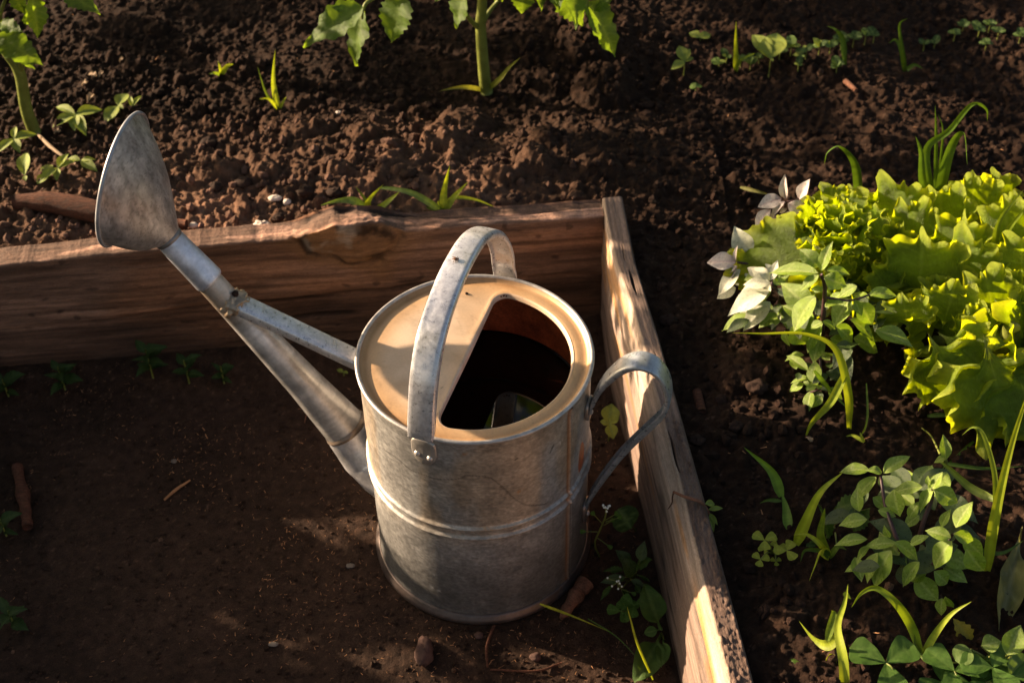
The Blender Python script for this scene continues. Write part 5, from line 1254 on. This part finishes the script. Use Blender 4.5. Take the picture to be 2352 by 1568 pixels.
dimweed(35, 1440, 7, .035, 'dim weed in the lower left corner of the path', [ROUND[0], SERR], 7, lift=.03)

# ---------------------------------------------------------------- tomatoes
def tomato(name, label, base, st, leaves, branches, extra_seed, height=.75, next_=26, spread=.16, top=None, zmin=.42):
    root = empty(name, tuple(base), label, 'tomato plant', 'tomato plants')
    stem([base] + st, [.0085, .0075, .0065, .004], root, n=12)
    for b in branches: stem(b, [.0035, .0018], root, name='branch')
    for k, (p0, p1, ws, nr) in enumerate(leaves): place(TOM[k % 3], p0, p1, nr, root, 'leaf', ws=ws / .50)
    rs = random.Random(extra_seed)
    tp_ = np.array(st[-1])
    bz = base[2]
    for i in range(next_):
        h = zmin + (height - zmin) * (i + .5) / next_ if next_ else 0
        a = i * 2.4 + rs.uniform(-.5, .5)
        c0 = np.array([base[0] + (tp_[0] - base[0]) * min(1, (h - bz) / (tp_[2] - bz)), base[1] + (tp_[1] - base[1]) * min(1, (h - bz) / (tp_[2] - bz)), h])
        d = np.array([math.cos(a), math.sin(a), .25]); L = spread * rs.uniform(.7, 1.1)
        e = c0 + d * L + np.array([0, 0, -.03])
        stem([c0, c0 + d * L * .5 + np.array([0, 0, .015]), e], [.0022, .001], root, name='branch')
        for q in range(7):
            t_ = .35 + .65 * (q // 2 + 1) / 4; p0 = c0 + (e - c0) * min(1, t_)
            sd = (-1) ** q if q < 6 else 0
            dd_ = np.array([math.cos(a + sd * 1.1), math.sin(a + sd * 1.1), -.35]); dd_ /= np.linalg.norm(dd_)
            place(TOM[q % 3], p0, p0 + dd_ * rs.uniform(.05, .085), (rs.uniform(-.3, .3), rs.uniform(-.3, .3), 1), root, 'leaf')
    return root
tb = onbed(1118, 212); ty = tb[1]
def T(X, Y, dy=0.): return Q(*K('c2', X, Y), ty + dy)
mid = [T(1312, 470), T(1290, 160), T(1300, -60)]
top = mid[-1] + np.array([.005, .0, .25])
def lf(X0, Y0, X1, Y1, dy0, dy1, ws, nr=(-.2, -.5, .8)): return (T(X0, Y0, dy0), T(X1, Y1, dy1), ws, nr)
tomato('tomato_plant', 'young tomato plant with an upright backlit stem, top middle of the picture', tb, mid + [top],
       [lf(560, 40, 145, 285, -.10, -.13, .50), lf(555, 60, 470, 432, -.09, -.11, .56, (-.5, -.5, .6)), lf(800, -30, 706, 282, -.07, -.09, .80, (-.3, -.6, .6)), lf(1190, -40, 1113, 190, -.04, -.05, .75, (-.6, -.5, .5)),
        lf(1560, -80, 1548, 102, -.03, -.04, .9, (.1, -.5, .8)), lf(1790, -60, 1950, 168, -.06, -.08, .85, (0, -.4, .9)), lf(1960, 10, 2172, 366, -.06, -.08, .56, (.2, -.4, .9)), lf(2000, 60, 2120, -20, -.06, -.06, .8),
        lf(1050, -40, 1000, 8, -.04, -.05, .9), lf(500, 40, 450, 0, -.09, -.09, .8), lf(430, 60, 350, 40, -.1, -.1, .8), lf(1400, -40, 1430, 20, .02, .02, .8)],
       [[T(1280, 180), T(1200, 95, -.02), T(1170, 0, -.03), T(1150, -120, -.03)], [T(1300, 150), T(1340, 80, .01), T(1405, 0, .02), T(1500, -120, 0)], [T(1300, -150), T(900, -120, -.06), T(620, -10, -.09), T(555, 50, -.1), T(545, 120, -.1)],
        [T(1300, -150), T(1700, -160, -.04), T(1960, 0, -.06)]], 1, height=top[2] + .03, next_=9, spread=.13, zmin=mid[-1][2] + .03)
lb_ = onbed(80, 305); ly = lb_[1]
def TL(X, Y, dy=0.): return Q(*K('d4', X, Y), ly + dy)
midl = [TL(205, 850), TL(150, 560), TL(40, 390), TL(-60, 200)]
topl_ = midl[-1] + np.array([-.08, .02, .24])
tomato('tomato_plant', 'tomato plant at the left picture edge with a thick leaning stem and drooping dark leaves', lb_, midl + [topl_],
       [(TL(-20, 280, -.04), TL(340, 505, -.07), .60, (-.1, -.5, .9)), (TL(250, -40, -.02), TL(320, 330, -.03), .52, (.5, -.5, .4)), (TL(500, -60, 0), TL(790, 95, -.02), .6, (0, -.4, .9)), (TL(150, 440, -.02), TL(280, 545, -.03), .5, (0, -.5, .8)),
        (TL(0, 180, -.03), TL(170, 240, -.05), .6, (0, -.5, .8)), (TL(180, 60, 0), TL(260, 200, .02), .6, (.4, -.5, .6)), (TL(100, -60, 0), TL(200, 120, 0), .7, (.2, -.5, .6))],
       [[TL(170, 560), TL(160, 500, -.01), TL(150, 440, -.02)], [TL(60, 400), TL(0, 160, 0), TL(60, -60, 0)]], 2, height=topl_[2] + .02, next_=12, spread=.12, zmin=midl[-1][2] + .06)

# ---------------------------------------------------------------- unseen tomatoes added outside the frame to cast shade into view
def shade_tomato(x, y, h, seed, label, z0=None, n=16, spread=.15, zlo=.12):
    z0 = zbed(x, y) if z0 is None else z0
    root = empty('tomato_plant', (x, y, z0), label, 'tomato plant', 'tomato plants beyond the picture')
    stem([(x, y, z0 - .01), (x + .01, y, z0 + h * .5), (x, y + .01, z0 + h)], [.009, .007, .004], root)
    rs = random.Random(seed)
    V = []; Fc = []; C = []
    for i in range(n):
        hh = z0 + zlo + (h - zlo) * (i + .5) / n; a = i * 2.4 + rs.uniform(-.5, .5); L = spread * rs.uniform(.7, 1.15)
        d = np.array([math.cos(a), math.sin(a), .2]); c0 = np.array([x, y, hh]); e = c0 + d * L
        stem([c0, (c0 + e) / 2 + np.array([0, 0, .02]), e], [.0022, .001], root, name='branch')
        for q in range(7):
            t_ = .35 + .65 * (q // 2 + 1) / 4; p0 = c0 + (e - c0) * min(1, t_); sd = (-1) ** q if q < 6 else 0
            dd_ = np.array([math.cos(a + sd * 1.1), math.sin(a + sd * 1.1), -.35]); dd_ /= np.linalg.norm(dd_)
            place(TOM[q % 3], p0, p0 + dd_ * rs.uniform(.06, .10), (rs.uniform(-.3, .3), rs.uniform(-.3, .3), 1), root, 'leaf', ws=1.2)
for i, (x, y, h, zlo, n_) in enumerate(FAR):
    shade_tomato(x, y, h, 50 + i, 'leafy tomato plant added for shade outside the picture on the left, ' + ORD[i] + ' counted from the camera side', zlo=zlo, n=n_)

def big_tree(x, y, h, cr_, label, seed, n=5200, leaf=.055):  # unseen trees, added to block sky and darken the water's reflection
    root = empty('shade_tree', (x, y, .15), label, 'tree', 'unseen trees added to block sky')
    rs = np.random.default_rng(seed)
    top = np.array([x, y, h])
    stem([(x, y, .1), (x + .05, y - .03, h * .45), (x, y, h * .95)], [.10, .075, .03], root, M['bark'], 'trunk', 12)
    ends = []
    for i in range(9):
        a = i * 2.4; e = top + cr_ * .75 * np.array([math.cos(a), math.sin(a), rs.uniform(-.5, .6)]); ends.append(e)
        stem([(x, y, h * (.4 + .05 * i)), (np.array([x, y, h * (.5 + .05 * i)]) + e) / 2 + np.array([0, 0, .1]), e], [.035, .008], root, M['bark'], 'limb', 7)
    ce = np.array(ends)[rs.integers(0, 9, n)] + rs.normal(0, cr_ * .30, (n, 3))
    d = rs.normal(0, 1, (n, 3)); d /= np.linalg.norm(d, axis=1)[:, None]; s = np.cross(d, rs.normal(0, 1, (n, 3))); s /= np.linalg.norm(s, axis=1)[:, None]
    L = leaf * rs.uniform(.6, 1.3, (n, 1))
    V = np.stack([ce, ce + d * L * .5 + s * L * .3, ce + d * L, ce + d * L * .5 - s * L * .3], 1).reshape(-1, 3) - np.array([x, y, .15])
    C = np.repeat(np.array([.06, .11, .02]) * rs.uniform(.6, 1.4, (n, 1)), 4, axis=0)
    link('crown', meshdata('crown', V, np.arange(4 * n).reshape(-1, 4), M['tomato'], C), root)
big_tree(1.3, 3.6, 3.6, 1.5, 'leafy tree added to block sky beyond the far right of the beds, outside the picture', 1, 9000, .09)
big_tree(-1.9, -1.6, 2.3, 1.0, 'low tree added to block sky, to the left behind the photographer, outside the picture', 2, 7000, .08)

# ---------------------------------------------------------------- small things on the ground
def stone(px, py, r, label, mt, zf=onbed, flat=(1, .8, .6), seed=0, amp=.5, name='stone', cat='stone', group='small stones on the soil', lift=.3):
    b = np.array(zf(px, py)); b[2] += r * lift
    o = blob(name, b, r, mt, seed, amp, None, 14, flat, loc=tuple(b)); tag(o, label, cat, group); return o
stone(660, 467, .0055, 'small bright white stone on the lit soil between rose and knot', M['stone_w'], seed=1, flat=(1, .8, .8), amp=.2)
stone(602, 525, .0105, 'jagged pale stone close behind the back plank, right of the rose', M['stone_w'], seed=2, amp=1.3)
stone(632, 458, .007, 'tan flat stone just left of the bright white one', M['stone_w'], seed=3, amp=.6, flat=(1.2, .7, .5))
stone(445, 520, .0055, 'pale stone beside the rose collar at the plank edge', M['stone_w'], seed=4)
stone(722, 505, .007, 'buff stone on the lit soil near the plank, left of the grass seedlings', M['stone_w'], seed=5, flat=(1.3, .8, .5))
stone(779, 260, .0045, 'white pebble on dark soil left of the middle tomato', M['stone_w'], seed=6)
stone(556, 300, .003, 'tiny pink pebble on the soil right of the rose tip', M['stone_w'], seed=7)
stone(1355, 475, .006, 'buff crumbly stone behind the plank near the board corner', M['stone_w'], seed=8, amp=.9)
stone(1535, 740, .009, 'sunlit lump of dry earth beside the side plank', M['crumb'], seed=9, amp=1.2)
stone(975, 1500, .014, 'dark pointed stone lying on the path below the can', M['stone_d'], zf=onpath, seed=10, flat=(.7, 1.3, .7), amp=.7)
stone(1100, 1440 + 20, .005, 'small dark stone on the path under the can rim', M['stone_d'], zf=onpath, seed=11)
stone(1230, 1510, .006, 'reddish pebble on the path right of the dark stone', M['stone_d'], zf=onpath, seed=12)
stone(805, 1300, .004, 'pale chip of stone on the path left of the can', M['stone_g'], zf=onpath, seed=13, flat=(1.3, .8, .4))
stone(628, 1480, .004, 'flat grey stone chip in the lower left of the path', M['stone_g'], zf=onpath, seed=14, flat=(1.3, .8, .3))
stone(400, 1060, .0035, 'dull pebble on the shaded path above the twig', M['stone_g'], zf=onpath, seed=15)
CL = [(700, 440, .009, 'above the bright white stone'), (560, 420, .010, 'right of the rose, middle of the lit soil'), (495, 430, .008, 'lying closest to the rose'), (770, 445, .009, 'just above the left grass seedling'), (640, 500, .007, 'below the bright white stone'), (940, 400, .010, 'between and above the two grass seedlings'), (1180, 455, .008, 'behind the plank right of the grass seedlings'), (1420, 520, .007, 'just outside the board corner'), (860, 380, .010, 'above the left grass seedling, further back'), (480, 330, .010, 'right of the rose tip'), (1690, 980, .007, 'left of the bent yellow grass blade'), (1640, 1290, .008, 'beside the side plank near the sorrel'), (1600, 1010, .007, 'beside the side plank level with the rear handle'), (1740, 890, .010, 'in the sunlit soil below the white basil')]
for i, (px, py, r, wh) in enumerate(CL):
    stone(px, py, r, 'brown clod of earth ' + wh, M['crumb'], seed=30 + i, amp=1.0, name='earth_clod', cat='clod', group='clods of earth on the beds', flat=(1.1, .9, .6), lift=.1)
# sticks
def stick(pts, rad, label, mt, name='stick', cat='stick', n=10, lumps=0.):
    pts = [np.array(p) for p in pts]; b = pts[0]
    p = curve_pts([q - b for q in pts], 30); rr = np.interp(np.linspace(0, 1, 30), np.linspace(0, 1, len(rad)), rad)
    rr = rr * (1 + lumps * (fbm(np.arange(30) * .17, 0, 0, 2, int(abs(b[0]) * 900)) - .5) * 2)
    o = link(name, tube_mesh(name, p, rr, mt, n), None, tuple(b)); return tag(o, label, cat)
def up(p, h): p = np.array(p); p[2] += h; return p
stick([up(onbed(38, 478), .010), up(onbed(130, 487), .014), up(onbed(245, 508), .011), up(onbed(300, 520), .006), up(onbed(430, 525), .006)], [.010, .013, .0125, .010, .006], 'thick piece of brown bark lying behind the plank left of the rose', M['bark'], 'bark_piece', 'bark', 14, .25)
stick([up(onpath(1345, 1352), .012), up(onpath(1318, 1385), .009), up(onpath(1288, 1425), .004)], [.0115, .008, .0085, .0065, .003], 'knobbly reddish stick end poking out beside the foot of the can', M['stick'], n=14, lumps=.3)
stick([up(onpath(378, 1150), .002), up(onpath(405, 1128), .003), up(onpath(438, 1106), .003)], [.0012, .0018, .001], 'single straw-coloured twig lying on the open path', M['fibre'], 'twig', 'twig')
stick([up(onpath(42, 1080), .006), up(onpath(60, 1160), .010), up(onpath(68, 1220), .008)], [.006, .008, .005], 'rotten dark stick at the left edge of the path', M['bark'], n=12, lumps=.3)
stick([up(onpath(1135, 1440), .004), up(onpath(1118, 1490), .004), up(onpath(1120, 1535), .003)], [.0015, .0016, .001], 'thin dry root running from the can towards the camera', M['bark'], 'dry_root', 'root')
stick([up(onpath(1125, 1540), .003), up(onpath(1230, 1545), .004), up(onpath(1290, 1525), .003)], [.001, .0014, .001], 'dark withered stem lying across the path bottom', M['bark'], 'dry_root', 'root')
stick([up(onpath(700, 975), .003), up(onpath(712, 950), .02), up(onpath(690, 935), .03)], [.0006, .0005], 'fine red rootlet sticking up under the spout', M['stick'], 'rootlet', 'root')
stick([up(onbed(1905, 500 + 60), .003), up(onbed(1600, 905), .004), up(onbed(1612, 950), .002)][1:], [.005, .005], 'short decayed twig half buried beside the side plank', M['bark'], 'twig', 'twig')
stick([up(onbed(1940, 195), .006), up(onbed(1965, 215), .005)], [.004, .003], 'small reddish wood chip on the far right soil', M['stick'], 'wood_chip', 'wood chip')
stick([up(onbed(158, 548), .006), up(onbed(205, 585), .010), up(onbed(262, 648), .006)], [.0030, .0026, .0022, .0016], 'dry stalk lying by the left tomato', M['dry'], 'dry_stalk', 'stalk') if False else None
d4 = lambda X, Y, h: up(onbed(*K('d4', X, Y)), h)
stick([d4(305, 1075, .004), d4(400, 1190, .010), d4(500, 1265, .009), d4(600, 1310, .005)], [.0022, .0026, .002, .0015], 'dry pale stalk lying between the seedlings left of the rose', M['dry'], 'dry_stalk', 'stalk')
# withered sprig over the side plank
def TP(X, Y, h=.197): return P(*K('e5', X, Y), h)
sb2 = TP(968, 1305); root = empty('withered_sprig', tuple(sb2), 'withered sprig with limp leaves draped across the side plank onto the soil', 'sprig')
stem([sb2, TP(1060, 1345, .201), TP(1170, 1380, .200), TP(1215, 1420, .190), TP(1250, 1480, .176)], [.0013, .0016, .0016, .0012], root, M['stick'])
for (x0, y0, z0, x1, y1, z1, ws) in ((1240, 1445, .184, 1365, 1425, .186, .35), (1245, 1470, .178, 1325, 1568, .172, .3), (1250, 1480, .176, 1290, 1620, .17, .3), (1215, 1400, .19, 1310, 1390, .185, .5)):
    place(SEED[0], TP(x0, y0, z0), TP(x1, y1, z1), (0, -.4, 1), root, 'leaf', ws=ws / .52)
rt = stick([TP(968, 1310, .196), TP(960, 1350, .183), TP(955, 1395, .172), TP(925, 1440, .160)], [.0008, .0007, .0004], 'black hair root dangling down the inner face of the side plank', M['bark'], 'hair_root', 'root')
# old lettuce stalk and yellow leaf at right
LIMP = leaf_mesh('limp_leaf', M['weed'], nu=26, nv=9, prof='oval', wid=.17, fold=.5, droop=.3, wave=.05, col=(.20, .19, .07), vein=(.34, .32, .16), seed=14, peak=.62, nvein=5)
rl_ = empty('limp_leaf', tuple(onbed(*K('c5', 1900, 760))), 'limp pale lettuce leaf lying on the soil at the right edge', 'fallen leaf')
place(LIMP, up(onbed(*K('c5', 1905, 750)), .012), up(onbed(*K('c5', 1800, 1310)), .010), (0, -.3, 1), rl_, ws=.62)
ry = empty('yellow_leaf', tuple(onbed(*K('c5', 1620, 1300))), 'small yellow toothed leaf fallen on dark soil in front of the stump', 'fallen leaf')
place(leaf_mesh('yellow_leaf', M['weed'], nu=30, nv=7, wid=.3, serr=.35, ns=5, col=(.34, .27, .03), vein=(.35, .3, .06), seed=2), P(*K('c5', 1640, 1340), .172), P(*K('c5', 1545, 1205), .186), (0, -.5, .8), ry)
# fallen leaves in the upper left soil
for i, (X, Y, X1, Y1, lab) in enumerate([(770, 640, 690, 610, 'curled pale dead leaf on the upper left soil, upper of two'), (700, 680, 630, 710, 'small dry leaf under the curled pale one on the upper left soil'), (820, 600, 780, 640, 'brown leaf scrap right of the curled pale leaf'), (980, 495, 930, 530, 'white leaf scrap at the top left, nearest the grass sprout'), (745, 785, 690, 820, 'pinkish leaf scrap above the four-leaf seedling'), (250, 700, 215, 740, 'small pale leaf scrap beside the left tomato stem'), (490, 1065, 420, 1085, 'pale dry leaf scrap between the left seedlings')]):
    r0 = empty('dead_leaf', tuple(d4(X, Y, .004)), lab, 'dead leaf', 'dead leaf scraps on the soil'); place(DRYL, d4(X, Y, .008), d4(X1, Y1, .010), (0, -.3, 1), r0, ws=1.3)
for i, (px, py, qx, qy, lab) in enumerate([(2125, 880, 2095, 860, 'small dark fallen leaf in the shade under the lettuce'), (1865, 1000 + 20, 1850, 1012, 'tiny dry leaf on soil below the basil')]):
    r0 = empty('dead_leaf', tuple(onbed(px, py)), lab, 'dead leaf', 'dead leaf scraps on the soil'); place(DRYL, up(onbed(px, py), .004), up(onbed(qx, qy), .008), (0, -.3, 1), r0, ws=1.5)
# insect on the carrying handle
ins = V3 = None
hc = hpts and curve_pts(hpts, 130)
best = min(range(130), key=lambda i: np.hypot(*(np.array(((hc[i] - CAM) @ RT / ((hc[i] - CAM) @ FW) * FPX + 1176, 784 - (hc[i] - CAM) @ UP / ((hc[i] - CAM) @ FW) * FPX)) - np.array([1038, 595]))) if i < 80 else 1e9)
bi = hc[best]; tn = hc[best + 1] - hc[best - 1]; tn /= np.linalg.norm(tn); on = np.cross(side, tn); on = on if on[2] > 0 else -on
ib = bi + on * .0018 - side * -.002
root = empty('insect', tuple(ib), 'tiny brown fly sitting on the carrying handle', 'insect')
blob('abdomen', (0, 0, 0), .0016, M['insect'], 3, .2, root, 8, (1.5, .8, .8)); blob('head', (.0022, 0, .0002), .0008, M['insect'], 4, .1, root, 6)
for s in (-1, 1):
    for k in (-1, 0, 1): link('leg', tube_mesh('leg', [(.0005 * k, 0, 0), (.0008 * k + .0006 * k, s * .0018, .0008), (.0012 * k + .001 * k, s * .0034, -.0014)], [.00018], M['insect'], 5), root)
    link('wing', meshdata('wing', [(0, s * .0004, .0011), (-.003, s * .0008, .0014), (-.0034, s * .002, .0012), (-.0008, s * .0016, .0012)], [(0, 1, 2, 3)], M['fibre']), root)
# specks on the lid
for i, (px, py, r, lb_) in enumerate([(1072, 674, .0016, 'largest grit speck on the lid, alone behind the handle'), (1157, 679, .0012, 'middle grit speck of three at the corner of the lid hole'), (1163, 680, .0010, 'right grit speck of three at the corner of the lid hole'), (1151, 681, .0009, 'left grit speck of three at the corner of the lid hole')]):
    p = P(px, py, LZ + .0005); o = blob('grit_speck', p, r, M['crumb'], 60 + i, .6, None, 6, loc=tuple(p)); tag(o, lb_, 'grit', 'grit specks on the lid')
